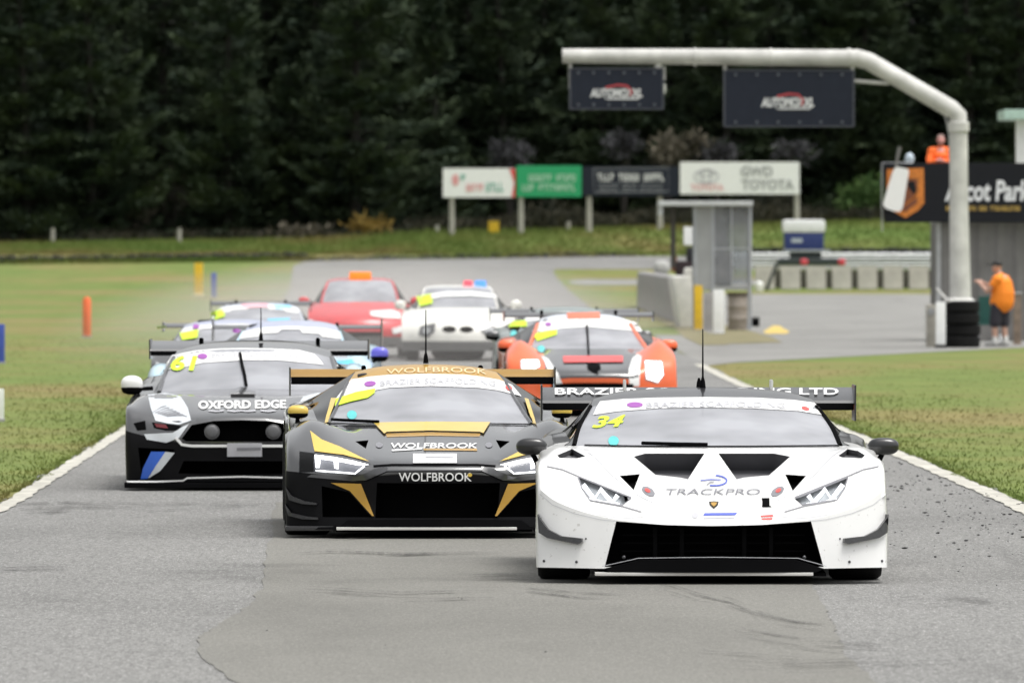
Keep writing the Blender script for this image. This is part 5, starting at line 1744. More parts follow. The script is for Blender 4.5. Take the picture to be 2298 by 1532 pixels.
# pale bag on the parapet
pb = at(2041, 366, GY2 + .2)
b = bmesh.new(); add_ellipsoid(b, (0, 0, .10), (.11, .09, .12), .9, 14, 10)
for v_ in b.verts:
    v_.co.x *= 1.1 - .35 * (v_.co.z / .2); v_.co += Vector((random.uniform(-.008, .008),) * 3)
o = bm_obj('bag', b, mat('pale_blue_bag', (.50, .58, .66), .6), None, smooth=60); o.location = pb
tag(o, 'small pale blue bag resting on top of the black sign', 'bag')

# roofed stand behind, only its edge in the frame
hb = at(2290, 500, 215); r = empty('roofed_stand', Vector((hb.x, 215, 0)))
tag(r, 'white pillar and pale green roof edge behind the pit stand', 'building')
zr = at(2290, 258, 215).z
b = bmesh.new(); add_box(b, -.42, 4.0, -.5, 2.5, zr - .11, zr + .12, .02)
bm_obj('roof', b, mat('pale_green_roof', (.42, .58, .50), .5), r)
b = bmesh.new(); add_box(b, -.10, .35, 0, .3, 0, zr - .11, .01)
bm_obj('pillar', b, M_WBOARD, r)

# green folding chair and post beside the marshal
gc = empty('folding_chair', (at(2222, 778, 185).x, 185.2, 0))
tag(gc, 'dark green camping chair standing between the tyre stack and the marshal', 'chair')
M_GRN = mat('dark_green_canvas', (.012, .075, .062), .7)
b = bmesh.new(); add_box(b, -.22, .22, -.2, .2, .40, .44, .01); bm_obj('seat', b, M_GRN, gc)
b = bmesh.new(); add_box(b, -.22, .22, .18, .22, .44, 1.0, .01); bm_obj('backrest', b, M_GRN, gc)
for x in (-.22, .22):
    for y0, y1 in ((-.2, .2), (.2, -.2)):
        b = bmesh.new(); add_tube(b, [(x, y0, 0), (x, y1, .44)], .014, 6); bm_obj('leg', b, M_STEEL, gc, smooth=60)
    b = bmesh.new(); add_tube(b, [(x, -.2, .42), (x, -.2, .62), (x, .2, .64)], .016, 6); bm_obj('armrest', b, M_GRN, gc, smooth=60)
pw = empty('wooden_post', (at(2283, 780, 184).x, 184, 0))
tag(pw, 'weathered wooden post at the right edge behind the marshal', 'post')
b = bmesh.new(); add_box(b, -.08, .08, -.08, .08, 0, 1.05, .01); bm_obj('shaft', b, mat('old_timber', (.22, .17, .13), .85, var=.3, bump=.4), pw)
b = bmesh.new(); add_box(b, -.10, .10, -.10, .10, 1.05, 1.09, .01); bm_obj('cap', b, M_STEEL, pw)

# ------------------------------------------------------------------ advertising boards on the bank
BY = 474.0
def hoard(u0, v0, u1, v1, m, label, Y=BY):
    cx = (u0 + u1) / 2
    p = at(cx, v1, Y); base = Vector((p.x, Y, p.z))
    r = empty('advertising_board', base); tag(r, label, 'sign', 'advertising boards on the bank')
    a, d = at(u0, v1, Y) - base, at(u1, v0, Y) - base
    b = bmesh.new(); add_box(b, a.x, d.x, 0, .06, a.z, d.z, .01)
    bm_obj('panel', b, m, r)
    b = bmesh.new()
    for z in (a.z + .2, d.z - .2): add_box(b, a.x, d.x, .06, .12, z - .05, z + .05)
    for k in range(1): bm_obj('rail', b, M_STEEL, r)
    return r, base
M_SGREEN = mat('sign_green', (.015, .33, .13), .55, var=.06)
M_PGREEN = mat('sign_pale_green', (.36, .60, .44), .55)
M_GRNINK = mat('sign_green_ink', (.22, .46, .38), .55)
M_PINKINK = mat('sign_pink_ink', (.74, .34, .34), .55)
M_GINK = mat('sign_grey_ink', (.34, .35, .35), .55)
def fl(name, poly, base, m, par, dd=.02): pydata(name, [at(u, v, BY - dd) - base for u, v in poly], [tuple(range(len(poly)))], m, par)
r, bs = hoard(994, 378, 1156, 443, M_WBOARD, 'white advertising board with red and green lettering, first of the row')
fl('logo', ellipse(1022, 404, 8, 13), bs, M_PINKINK, r)
fl('logo', [(1034, 391), (1046, 392), (1040, 404), (1033, 404)], bs, M_GRNINK, r)
word_marks('lettering', (1046, 413, 1086, 429), BY - .03, M_PINKINK, r, bs, (5,))
word_marks('lettering', (1091, 410, 1132, 430), BY - .03, M_GRNINK, r, bs, (4,))
fl('red_edge', [(1143, 379), (1156, 379), (1156, 442), (1148, 442), (1154, 410)], bs, M_SRED, r)
r, bs = hoard(1159, 372, 1305, 442, M_SGREEN, 'green advertising board with two pale lines of lettering')
word_marks('lettering', (1186, 391, 1293, 407), BY - .03, M_PGREEN, r, bs, (6, 5))
word_marks('lettering', (1172, 413, 1293, 429), BY - .03, M_PGREEN, r, bs, (3, 9))
r, bs = hoard(1307, 374, 1524, 440, M_NAVY, 'dark navy advertising board with a white headline and fine print')
word_marks('lettering', (1341, 389, 1492, 406), BY - .03, M_INK, r, bs, (4, 5, 5))
for k in range(3):
    word_marks('small_lettering', (1342, 411 + k * 8, 1490, 416 + k * 8), BY - .03, mat('sign_dim_ink', (.20, .21, .23), .6), r, bs, (7, 5, 8))
fl('white_edge', strip([(1332, 379), (1500, 377), (1500, 430), (1333, 432), (1332, 379)], 2.2), bs, mat('sign_dim_ink', (.2, .2, .2)), r)
r, bs = hoard(1526, 364, 1794, 436, M_WBOARD, 'white advertising board reading GWD TOYOTA, last of the row')
for e in (ellipse(1585, 396, 27, 15, 24), ellipse(1585, 396, 10, 15, 20), ellipse(1585, 389, 18, 7, 20)):
    fl('emblem', strip(e + e[:1], 3.5), bs, M_PALEGREY, r)
text_plane('red_lettering', 'TOYOTA', (1550, 414, 1624, 428), BY - .03, M_PINKINK, r, bold=.02, base=bs)
text_plane('lettering', 'GWD', (1662, 373, 1734, 396), BY - .03, M_GINK, r, bold=.03, base=bs)
text_plane('lettering', 'TOYOTA', (1664, 403, 1782, 426), BY - .03, M_GINK, r, bold=.03, base=bs)
for k, (u, v0, v1, nm) in enumerate(((1014, 441, 532, 'under the left end of the first white board'), (1169, 441, 526, 'between the white and green boards'), (1322, 438, 530, 'between the green and navy boards'), (1481, 436, 500, 'between the navy board and the last white board'), (1788, 434, 500, 'under the right end of the last white board'))):
    p = at(u, v1, BY + .2); gzz = gz(p.x, BY + .2); top = at(u, v0, BY + .2).z
    r = empty('sign_post', (p.x, BY + .2, gzz)); tag(r, f'pale round sign post {nm}', 'post', 'posts of the advertising boards')
    b = bmesh.new(); add_tube(b, [(0, 0, -.2), (0, 0, top - gzz + .3)], [.17, .14], 10)
    bm_obj('shaft', b, mat('pale_concrete', (.36, .35, .31), .8, var=.2), r, smooth=60)
    b = bmesh.new(); add_box(b, -.2, .2, -.06, .22, top - gzz + .05, top - gzz + .16, .01)
    bm_obj('bracket', b, M_STEEL, r)

# ------------------------------------------------------------------ tyre barrier along the foot of the bank
M_OLDTYRE = mat('weathered_tyre', (.018, .018, .018), .9, var=.5, scale=1.5)
TB = tyre_mesh(.31, .21); TB.materials.clear(); TB.materials.append(M_OLDTYRE)
def barrier(u0, u1, fY, rowsn, label, step):
    p0 = at(u0, 575, fY(u0)); r = empty('tyre_barrier', (p0.x, fY(u0), 0)); tag(r, label, 'barrier')
    x = p0.x; x1 = at(u1, 575, fY(u1)).x
    while x < x1:
        u = CX + x * F / fY(u0); Y = fY(u)
        for k in range(rowsn):
            o = bpy.data.objects.new('tyre', TB); COL.objects.link(o); o.parent = r
            o.location = Vector((x + random.uniform(-.03, .03), Y + random.uniform(-.04, .04), gz(x, Y) + .105 + .21 * k)) - Vector(r.location)
            o.rotation_euler = (random.uniform(-.10, .10), random.uniform(-.10, .10), 0)
            o.location.z -= random.uniform(0, .07)
        x += step
barrier(-60, 700, lambda u: 424 + max(0, u) * .012, 2, 'low black tyre barrier two tyres high along the left bank', .57)
barrier(700, 1440, lambda u: 432.5 + (u - 700) * .017, 1, 'single line of black tyres between track and bank behind the pack', .60)
barrier(1690, 2110, lambda u: 445.2, 2, 'black tyre wall below the bank on the right behind the concrete blocks', .58)
# ------------------------------------------------------------------ pit wall and booth
M_CONC = mat('concrete_pale', (.42, .40, .36), .85, var=.15, scale=2, bump=.35)
M_CONC2 = mat('concrete_grey', (.34, .33, .33), .85, var=.15, scale=2, bump=.3)
wall = empty('pit_wall', (4.45, 240, 0)); tag(wall, 'low grey concrete pit wall running back beside the track', 'wall')
wy = list(np.linspace(238, 306, 22))
for k in range(len(wy) - 1):
    f = lambda y: float(np.interp(y, [238, 306], [4.42, 4.28])) - 4.45
    y0, y1 = wy[k] + .03, wy[k + 1] - .03
    b = bmesh.new()
    vs = [b.verts.new((f(y) + dx, y - 240, z)) for y in (y0, y1) for dx, z in ((0, 0), (.03, 1.18), (.10, 1.24), (.24, 1.24), (.30, 1.18), (.33, 0))]
    for q in range(6): b.faces.new((vs[q], vs[(q + 1) % 6], vs[6 + (q + 1) % 6], vs[6 + q]))
    b.faces.new(vs[:6][::-1]); b.faces.new(vs[6:])
    bm_obj('wall_panel', b, M_CONC2, wall)
r = empty('wall_end_cover', (at(1533, 730, 228).x, 228, 0)); tag(r, 'bulky white padded cover over the near end of the pit wall', 'barrier')
b = bmesh.new(); add_box(b, -.24, .24, -3.5, 3.5, 0, 1.30, .12)
for v_ in b.verts:
    v_.co.x += .05 * math.sin(v_.co.z * 5) + (v_.co.z - .6) * -.12
bm_obj('cover', b, mat('white_canvas', (.62, .61, .57), .7, var=.1, bump=.4, bscale=4), r, smooth=50)
b = bmesh.new(); add_box(b, -.05, .30, -3.4, -3.0, 1.2, 1.52, .10)
bm_obj('cover_hump', b, mat('white_canvas', (.62, .61, .57)), r, smooth=50)

def upright_post(u, vb, vt, wpx, m, label, name, cat, round_=False, base_m=None, group=None):
    p = ground_at(u, vb); s_ = sc(p.y); h = (vb - vt) / s_; w = wpx / s_ / 2
    r = empty(name, p); tag(r, label, cat, group)
    b = bmesh.new()
    if round_: add_lathe(b, [(w * .9, 0), (w, .02), (w, h * .92), (w * .6, h)], 14, 'z')
    else: add_box(b, -w, w, -w * .6, w * .6, .03, h, min(.02, w * .3))
    bm_obj('shaft', b, m, r, smooth=45)
    b = bmesh.new(); add_box(b, -w * 1.25, w * 1.25, -w * 1.1, w * 1.1, 0, .035, .005)
    bm_obj('base', b, base_m or M_CONC2, r)
    return r
M_YEL = mat('safety_yellow', (.72, .46, .02), .5, var=.1)
M_ORG = mat('safety_orange', (.82, .16, .05), .5, var=.05)
M_MBLUE = mat('marker_blue', (.05, .09, .42), .5)
upright_post(1567, 742, 640, 19, M_YEL, 'yellow upright marker post at the end of the pit wall', 'marker_post', 'post')
upright_post(1591, 744, 655, 24, M_CONC2, 'grey concrete end post between the yellow and white posts', 'end_post', 'post')
upright_post(1613, 750, 650, 25, M_WBOARD, 'white upright marker post in front of the pit booth', 'marker_post', 'post')
rb = ground_at(1655, 742); r = empty('litter_drum', rb); tag(r, 'grey-brown litter drum with dark rim standing below the booth', 'bin')
b = bmesh.new(); add_lathe(b, [(.23, 0), (.235, .02), (.235, .28), (.245, .30), (.235, .32), (.235, .58), (.245, .60), (.235, .62), (.235, .84)], 20, 'z')
bm_obj('drum', b, mat('drum_taupe', (.26, .23, .20), .6, var=.15), r, smooth=40)
b = bmesh.new(); add_lathe(b, [(.20, .84), (.25, .84), (.25, .93), (.20, .93)], 20, 'z', closed=True)
bm_obj('rim', b, mat('drum_rim', (.06, .05, .035), .7), r, smooth=40)
rb = ground_at(1690, 733); r = empty('battery_box', rb); tag(r, 'small black box lying on the asphalt beside the drum', 'box')
b = bmesh.new(); add_box(b, -.16, .16, -.12, .12, 0, .20, .02); bm_obj('case', b, M_BLACK, r)
b = bmesh.new(); add_box(b, -.17, .17, -.13, .13, .20, .25, .02); bm_obj('lid', b, M_SATBLK, r)
V = []
for k in range(14):
    a = 2 * math.pi * k / 14; rr = 1 + .25 * math.sin(3 * a)
    g = ground_at(1742 + 26 * rr * math.cos(a), 742 + 9 * rr * math.sin(a)); V.append((g.x, g.y, g.z + .012))
tag(pydata('paint_patch', V, [tuple(range(14))], mat('faded_yellow_paint', (.60, .44, .12), .8, var=.25)), 'faded yellow paint patch on the pit lane', 'marking', kind='structure')
# sandy apron round the booth
def sand_mat():
    m = bpy.data.materials.new('sandy_apron'); m.use_nodes = True
    n, l = m.node_tree.nodes, m.node_tree.links
    bb = n['Principled BSDF']; bb.inputs['Roughness'].default_value = .9
    g = n.new('ShaderNodeNewGeometry').outputs['Position']
    l.new(noise_ramp(n, l, g, 1.2, 5, [(.35, (.13, .13, .055)), (.52, (.20, .175, .09)), (.7, (.27, .24, .15))]), bb.inputs['Base Color'])
    return m
M_SAND = sand_mat()
V, Fc = [], []
edgeL = [(1575, 775), (1545, 758), (1510, 738), (1475, 718), (1450, 704), (1435, 694), (1440, 688)]
edgeR = [(1760, 770), (1740, 757), (1690, 744), (1640, 736), (1590, 722), (1540, 706), (1480, 692)]
for (a, c_) in zip(edgeL, edgeR):
    g0_, g1_ = ground_at(*a), ground_at(*c_)
    for k in range(9):
        t = k / 8; p = g0_.lerp(g1_, t)
        V.append((p.x + random.uniform(-.1, .1), p.y + random.uniform(-1, 1), gz(p.x, p.y) + .0145))
for j in range(6):
    for k in range(8):
        a = j * 9 + k; Fc.append((a, a + 1, a + 10, a + 9))
tag(pydata('sandy_apron', V, Fc, M_SAND, smooth=180), 'sandy dry verge around the end of the pit wall', 'ground', kind='structure')

# booth
KY = 219.0
kb = at(1622, 640, KY); booth = empty('pit_booth', (kb.x, KY, 0)); tag(booth, 'raised glazed pit booth with grey steel frame and flat roof', 'booth')
B0 = Vector(booth.location)
def kp(u, v, dy=0.0): return at(u, v, KY + dy) - B0
M_FRAME = mat('booth_frame', (.42, .44, .47), .45, metal=.4, var=.1)
M_PANEL = mat('booth_panel', (.32, .33, .335), .55, var=.12, scale=1.5)
zl, zh = kp(1622, 640).z, kp(1622, 462).z
xl, xm, xr = kp(1560, 600).x, kp(1600, 600).x, kp(1684, 600).x
for x in (xl, xm, xr):
    for y in (0, 1.6):
        b = bmesh.new(); add_box(b, x - .035, x + .035, y - .035, y + .035, 0, zh, .006); bm_obj('corner_post', b, M_FRAME, booth)
b = bmesh.new(); add_box(b, xl, xr, -.02, 1.62, zl - .12, zl, .01); bm_obj('floor', b, M_PANEL, booth)
b = bmesh.new(); add_box(b, xl + .04, xm - .04, -.02, .02, zl, zh - .01, .004); bm_obj('side_panel', b, M_PANEL, booth)
b = bmesh.new(); add_box(b, xl - .9, xr + .06, -.25, 1.85, zh, zh + .12, .02); bm_obj('roof', b, mat('booth_roof', (.50, .52, .52), .5, var=.1), booth)
M_PANE = glass_mat('booth_glass', (.62, .66, .70), 1.7)
M_PANE = glass_mat('booth_glass_pale', (.66, .70, .74), 1.7, .05, film=.30)  # pale film paints a white reflection into the panes
zmid = zl + (zh - zl) * .46
for (z0, z1) in ((zl + .03, zmid - .02), (zmid + .02, zh - .03)):
    for (x0, x1) in ((xm + .04, (xm + xr) / 2 - .02), ((xm + xr) / 2 + .02, xr - .04)):
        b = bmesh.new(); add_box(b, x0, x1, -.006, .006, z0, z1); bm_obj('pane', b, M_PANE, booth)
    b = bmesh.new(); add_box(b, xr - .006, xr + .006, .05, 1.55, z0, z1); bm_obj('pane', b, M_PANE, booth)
b = bmesh.new(); add_box(b, xm + .036, xr - .036, -.02, .02, zmid - .02, zmid + .02); bm_obj('transom', b, M_FRAME, booth)
b = bmesh.new(); add_box(b, (xm + xr) / 2 - .02, (xm + xr) / 2 + .02, -.022, .022, zl, zh); bm_obj('mullion', b, M_FRAME, booth)
b = bmesh.new(); add_box(b, xm + .05, xm + .42, 1.55, 1.60, zl, zh - .25); bm_obj('back_wall', b, mat('booth_back', (.50, .48, .44), .6), booth)
b = bmesh.new(); add_box(b, xm + .12, xm + .50, .5, .9, zl, zl + .78, .02); bm_obj('console', b, mat('console_slate', (.13, .14, .18), .5), booth)
b = bmesh.new(); add_box(b, xm - .02, xm + .25, .1, .4, zl - .5, zl - .12, .02); bm_obj('cable_box', b, mat('cable_box_grey', (.22, .22, .23), .6), booth)
b = bmesh.new(); add_box(b, kp(1506, 0).x, kp(1517, 0).x, .4, .5, kp(1510, 600).z, zh, .006); bm_obj('canopy_post', b, mat('canopy_post_dark', (.07, .065, .06), .6), booth)
b = bmesh.new(); add_box(b, xl - .88, xl - .8, -.2, 1.8, zh - .22, zh, .006); bm_obj('canopy_edge', b, mat('booth_roof', (.5, .52, .52)), booth)
# bundle of gear under the canopy
pb = kp(1535, 612, 6) + B0; pb.z = 1.24
r = empty('equipment_bundle', (at(1536, 600, 244).x, 244, 1.245)); tag(r, 'dark maroon bundle of gear resting on the pit wall beside the booth', 'equipment')
b = bmesh.new(); add_box(b, -.25, .25, -.25, .25, 0, .42, .10); bm_obj('bag', b, mat('maroon_black_cloth', (.022, .012, .014), .8), r, smooth=50)
b = bmesh.new(); add_box(b, .05, .26, -.2, .2, .40, .80, .09); bm_obj('pack', b, mat('black_cloth', (.014, .014, .018), .8), r, smooth=50)
b = bmesh.new(); add_box(b, -.36, -.20, -.12, .12, .12, .55, .05); bm_obj('roll', b, mat('brown_leather', (.20, .085, .045), .7), r, smooth=50)
b = bmesh.new(); add_box(b, -.02, .22, .05, .1, .85, 1.35, .02)
o = bm_obj('notice_board', b, M_WBOARD, r)
r = empty('tyre_trolley', (at(1478, 600, 300).x, 299, gz(4.4, 299))); tag(r, 'grey wheeled trolley standing at the far end of the pit wall', 'trolley')
b = bmesh.new(); add_box(b, -.5, .45, 1.0, 1.5, 1.0, 1.12, .02); bm_obj('deck', b, M_STEEL, r)
b = bmesh.new(); add_ellipsoid(b, (.1, 1.2, 1.35), (.28, .2, .24), .8); bm_obj('load', b, mat('trolley_load', (.42, .42, .40), .7), r, smooth=60)
for x in (-.4, .35):
    b = bmesh.new(); add_tube(b, [(x, 1.2, 0), (x, 1.2, 1.0)], .04, 6); bm_obj('leg', b, M_STEEL, r)

# ------------------------------------------------------------------ concrete blocks, guard rail, sprayer
ORD = ('first', 'second', 'third', 'fourth', 'fifth', 'sixth', 'seventh', 'eighth')
for k in range(8):
    u = 1692 + k * 57.5 + 24
    X = (u - CX) * 364 / F
    r = empty('concrete_block', (X, 364, gz(X, 364))); tag(r, f'{ORD[k]} pale concrete barrier block in the row right of the pit booth', 'barrier', 'concrete barrier blocks')
    b = bmesh.new()
    hw = .40
    vs = [b.verts.new(p) for p in [(-hw, -.35, 0), (hw, -.35, 0), (hw, .35, 0), (-hw, .35, 0), (-hw, -.20, .95), (hw, -.20, .95), (hw, .20, .95), (-hw, .20, .95)]]
    for f in ((3, 2, 1, 0), (4, 5, 6, 7), (0, 1, 5, 4), (1, 2, 6, 5), (2, 3, 7, 6), (3, 0, 4, 7)): b.faces.new([vs[i] for i in f])
    bmesh.ops.bevel(b, geom=b.edges[:], offset=.035, segments=2, affect='EDGES')
    bm_obj('body', b, M_CONC, r, smooth=40)
    b = bmesh.new(); add_box(b, hw - .02, hw + .25, -.12, .12, .05, .80, .01)
    bm_obj('gap_fill', b, mat('block_gap_dark', (.09, .085, .07), .9), r)  # dark box added to blacken the gap to the next block
rail = empty('guard_rail', (15, 402, gz(15, 402))); tag(rail, 'galvanised double guard rail behind the concrete blocks', 'barrier')
for zc in (.50, .80):
    b = bmesh.new()
    prof = [(0, -.15), (-.03, -.12), (-.07, -.08), (-.03, -.02), (-.01, 0), (-.03, .02), (-.07, .08), (-.03, .12), (0, .15)]
    A = [b.verts.new((-5.2, y, zc + z)) for y, z in prof]; Bv = [b.verts.new((5.5, y, zc + z)) for y, z in prof]
    for q in range(len(prof) - 1): b.faces.new((A[q], A[q + 1], Bv[q + 1], Bv[q]))
    bm_obj('beam', b, M_STEEL, rail, smooth=60)
for k in range(6):
    b = bmesh.new(); add_box(b, -5 + k * 2 - .05, -5 + k * 2 + .05, .01, .13, 0, 1.0); bm_obj('post', b, M_CONC, rail)
TY = 369.0
tx = (1802 - CX) * TY / F
tr = empty('sprayer_trailer', (tx, TY, gz(tx, TY))); tag(tr, 'dark trailer carrying a blue tank with a white lid behind the blocks', 'trailer')
M_DTR = mat('trailer_dark', (.035, .045, .045), .6)
b = bmesh.new(); add_box(b, -1.05, 1.70, -.8, .8, .92, 1.22, .08); bm_obj('deck', b, M_DTR, tr, smooth=45)
b = bmesh.new(); add_box(b, -.80, 1.1, -.6, .6, 1.46, 1.56, .03); bm_obj('tray', b, mat('tray_grey', (.36, .39, .40), .5), tr, smooth=45)
b = bmesh.new(); add_box(b, -.55, .75, -.45, .45, 1.22, 1.46, .03); bm_obj('subframe', b, M_DTR, tr)
b = bmesh.new(); add_box(b, -.80, .85, -.55, .55, 1.56, 2.32, .10); tank = bm_obj('tank', b, mat('tank_blue', (.018, .035, .16), .4, coat=.3), tr, smooth=45)
b = bmesh.new(); add_box(b, -.86, .90, -.6, .6, 2.26, 2.80, .16); bm_obj('lid', b, mat('lid_white', (.78, .79, .80), .5), tank, smooth=45)
b = bmesh.new(); add_box(b, -.50, -.05, -.56, -.552, 1.86, 2.02); bm_obj('maker_label', b, mat('label_grey', (.45, .50, .55), .6), tank)
for x in (.02, 1.58):
    b = bmesh.new(); add_ellipsoid(b, (x, -.84, 1.05), (.16, .05, .14), .8); bm_obj('tail_light', b, mat('tail_light_red', (.62, .07, .09), .35), tr, smooth=60)
for x in (-.8, 1.4):
    b = bmesh.new(); add_lathe(b, [(.18, -.1), (.34, -.1), (.36, -.06), (.36, .06), (.34, .1), (.18, .1)], 20, 'x', (x, 0, .36)); bm_obj('wheel', b, M_TYRE, tr, smooth=40)
b = bmesh.new(); add_tube(b, [(0, 0, 0), (.22, .1, .55), (.45, .4, 1.1)], [.09, .07, .08], 8)
o = bm_obj('prop_pole', b, mat('prop_black', (.03, .035, .03), .7), None, smooth=60); pp = ground_at(1726, 654); o.location = (pp.x, 361.5, gz(pp.x, 361.5))
tag(o, 'dark prop leaning against the concrete blocks below the trailer', 'pole')
r = empty('white_canister', (at(1705, 652, 355).x, 356, gz(9.9, 356))); tag(r, 'small white canister on the grass left of the dark prop', 'canister')
b = bmesh.new(); add_lathe(b, [(.14, 0), (.16, .03), (.16, .34), (.07, .42), (.07, .46)], 14, 'z'); bm_obj('body', b, M_WBOARD, r, smooth=40)
b = bmesh.new(); add_lathe(b, [(.05, .46), (.05, .50)], 10, 'z'); bm_obj('cap', b, M_BLACK, r)

# ------------------------------------------------------------------ marker posts on the left grass
upright_post(195, 757, 666, 19, M_ORG, 'orange-red marker post standing alone on the left grass', 'marker_post', 'post', True)
upright_post(446, 662, 590, 19, M_YEL, 'yellow marker post far back on the left grass', 'marker_post', 'post', False, M_WBOARD)
upright_post(480, 668, 612, 12, M_MBLUE, 'thin blue marker post right of the yellow one', 'marker_post', 'post')
upright_post(2, 816, 727, 17, M_MBLUE, 'blue marker post cut by the left edge of the picture', 'marker_post', 'post')
upright_post(1, 946, 872, 16, M_WBOARD, 'white marker post cut by the left edge, nearest the track', 'marker_post', 'post')
for u, vt, vb, label in ((118, 512, 556, 'short pale post on the left bank below the pines'), (402, 512, 552, 'thin pale post on the bank left of the dust'), (980, 505, 530, 'short grey post on the bank left of the boards'), (1275, 515, 552, 'short grey post on the bank below the green board')):
    Yb = 479.0; p = at(u, vb, Yb); zb = gz(p.x, Yb)
    r = empty('bank_post', (p.x, Yb, zb)); tag(r, label, 'post')
    b = bmesh.new(); add_tube(b, [(0, 0, -.1), (.02, 0, max(.5, at(u, vt, Yb).z - zb))], [.13, .10], 8); bm_obj('shaft', b, mat('pale_concrete', (.36, .35, .31)), r, smooth=60)
    b = bmesh.new(); add_box(b, -.16, .16, -.16, .16, -.05, .06, .02); bm_obj('foot', b, M_CONC2, r)
p = at(1108, 528, 476.0); r = empty('yellow_crate', (p.x, 476, gz(p.x, 476))); tag(r, 'yellow box on the bank between the first two sign posts', 'box')
b = bmesh.new(); add_box(b, -.28, .28, -.2, .2, 0, .62, .04); bm_obj('body', b, M_YEL, r, smooth=40)
b = bmesh.new(); add_box(b, -.30, .30, -.22, .22, .62, .70, .03); bm_obj('lid', b, M_YEL, r, smooth=40)

# ------------------------------------------------------------------ bushes and dry brush among the trees
def bush(u, v, Y, rx, rz, m, label, n=900, seed=1, ln=.35, group=None):
    rng = np.random.default_rng(seed)
    p = at(u, v, Y); base = Vector((p.x, Y, gz(p.x, Y)))
    zc = p.z - base.z
    r = empty('bush', base); tag(r, label, 'bush', group)
    q = rng.normal(size=(n, 3)); q /= np.linalg.norm(q, axis=1, keepdims=True); rad = rng.random(n) ** .5
    lump = 1 + .3 * np.sin(q[:, 0] * 5 + seed) * np.cos(q[:, 2] * 4)
    P_ = q * (rad * lump)[:, None] * np.array([rx, rx * .7, rz]) + np.array([0, 0, zc])
    P_[:, 2] = np.maximum(P_[:, 2], .05)
    P_ += rng.normal(0, .25, (n, 3)) * np.array([rx, rx, rz])
    P_[:, 2] = np.maximum(P_[:, 2], .05)
    T = tufts(P_, q + rng.normal(0, .6, (n, 3)) + np.array([0, 0, .4]), ln, ln * .22, rng)
    link('foliage', tri_mesh('foliage', T), m, r)
    b = bmesh.new()
    for k in range(6):
        a = rng.random() * 6.28; e = rng.random() * .7
        add_tube(b, [(0, 0, -.1), (math.cos(a) * rx * .25, math.sin(a) * rx * .2, zc * .6), (math.cos(a) * rx * e, math.sin(a) * rx * .4, zc + rz * .5)], [.06, .04, .015], 5)
    bm_obj('stem', b, mat('dark_stems', (.03, .026, .022), .9), r, smooth=60)
M_FERN = leaf_material('fern_leaves', (.05, .10, .03), (.11, .18, .055), 1.2)
M_DRY = leaf_material('dry_brush', (.06, .055, .04), (.26, .235, .18), 1.0)
M_DIM = leaf_material('dim_brush', (.03, .03, .025), (.11, .10, .08), 1.0)  # half-tone copy of the dry brush, its shade put into the colour
M_GREYB_ = leaf_material('grey_brush', (.03, .03, .034), (.13, .13, .14), 1.0)
bush(1940, 470, 484.5, 1.2, 1.3, M_FERN, 'bright green bush on the bank left of the black sign', 1500, 3, .4)
bush(1500, 343, 487, .9, .9, M_DRY, 'pale straw coloured brush above the gap between navy and white boards', 500, 4)
bush(1560, 322, 487, .8, .5, M_DRY, 'small pale brush high above the left part of the last white board', 300, 5)
bush(1612, 345, 487, 1.0, .5, M_GREYB_, 'grey twiggy brush just above the last white board', 260, 6)
bush(1400, 325, 487, .9, .6, M_GREYB_, 'grey brush above the navy board', 260, 7)
bush(1145, 350, 487, 1.0, .7, M_GREYB_, 'grey leafless brush above the joint of the white and green boards', 420, 8)
bush(1780, 340, 487, 1.0, .5, M_GREYB_, 'sparse grey brush above the right end of the last white board', 220, 9)
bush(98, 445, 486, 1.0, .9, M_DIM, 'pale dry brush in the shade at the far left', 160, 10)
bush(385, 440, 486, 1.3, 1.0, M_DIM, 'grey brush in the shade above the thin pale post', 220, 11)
bush(310, 482, 486, .8, .5, M_DRY, 'low dry brush at the foot of the pines on the left', 160, 12)
bush(830, 520, 482, 1.0, .7, leaf_material('ochre_brush', (.22, .15, .04), (.42, .30, .08), 1.0), 'ochre yellow brush on the bank left of the boards', 420, 13)
bush(670, 528, 482, 1.5, .5, M_DRY, 'low dry brush on the bank above the dust', 300, 14)

# long grass growing up against the tyre barriers
n = 9000
X = RNG.uniform(-26, 18, n); Yb = np.interp(CX + X * F / 430, [-60, 700, 1440, 2110], [423.4, 431.8, 444.2, 444.4]) - RNG.random(n) * .8
keep = (X < -9.5) | ((X > -9.5) & (RNG.random(n) < .12)); X, Yb = X[keep], Yb[keep]; n = len(X)
Z = np.array([gz(a, b_) for a, b_ in zip(X, Yb)])
T = tufts(np.stack([X, Yb, Z], 1), RNG.normal(0, .35, size=(n, 3)) + np.array([0, 0, 1.0]), .30, .03, RNG)
tag(link('long_grass', tri_mesh('long_grass', T), M_BLADE), 'ragged long grass growing against the tyre barriers', 'grass', kind='stuff')
# ------------------------------------------------------------------ people
M_SKIN = mat('skin', (.55, .33, .25), .6, var=.06)
M_HIVIS = mat('hi_vis_orange', (.95, .26, .015), .7, var=.05, scale=8, bump=.2, bscale=14)
M_HIVIS2 = mat('hi_vis_orange_red', (.90, .15, .015), .7, var=.05, scale=8, bump=.2, bscale=14)
M_SHORTS = mat('dark_shorts', (.028, .026, .036), .8, bump=.2, bscale=14)
M_HAIR = mat('dark_hair', (.015, .013, .012), .7)
M_SHOE = mat('pale_shoe', (.45, .45, .44), .7)

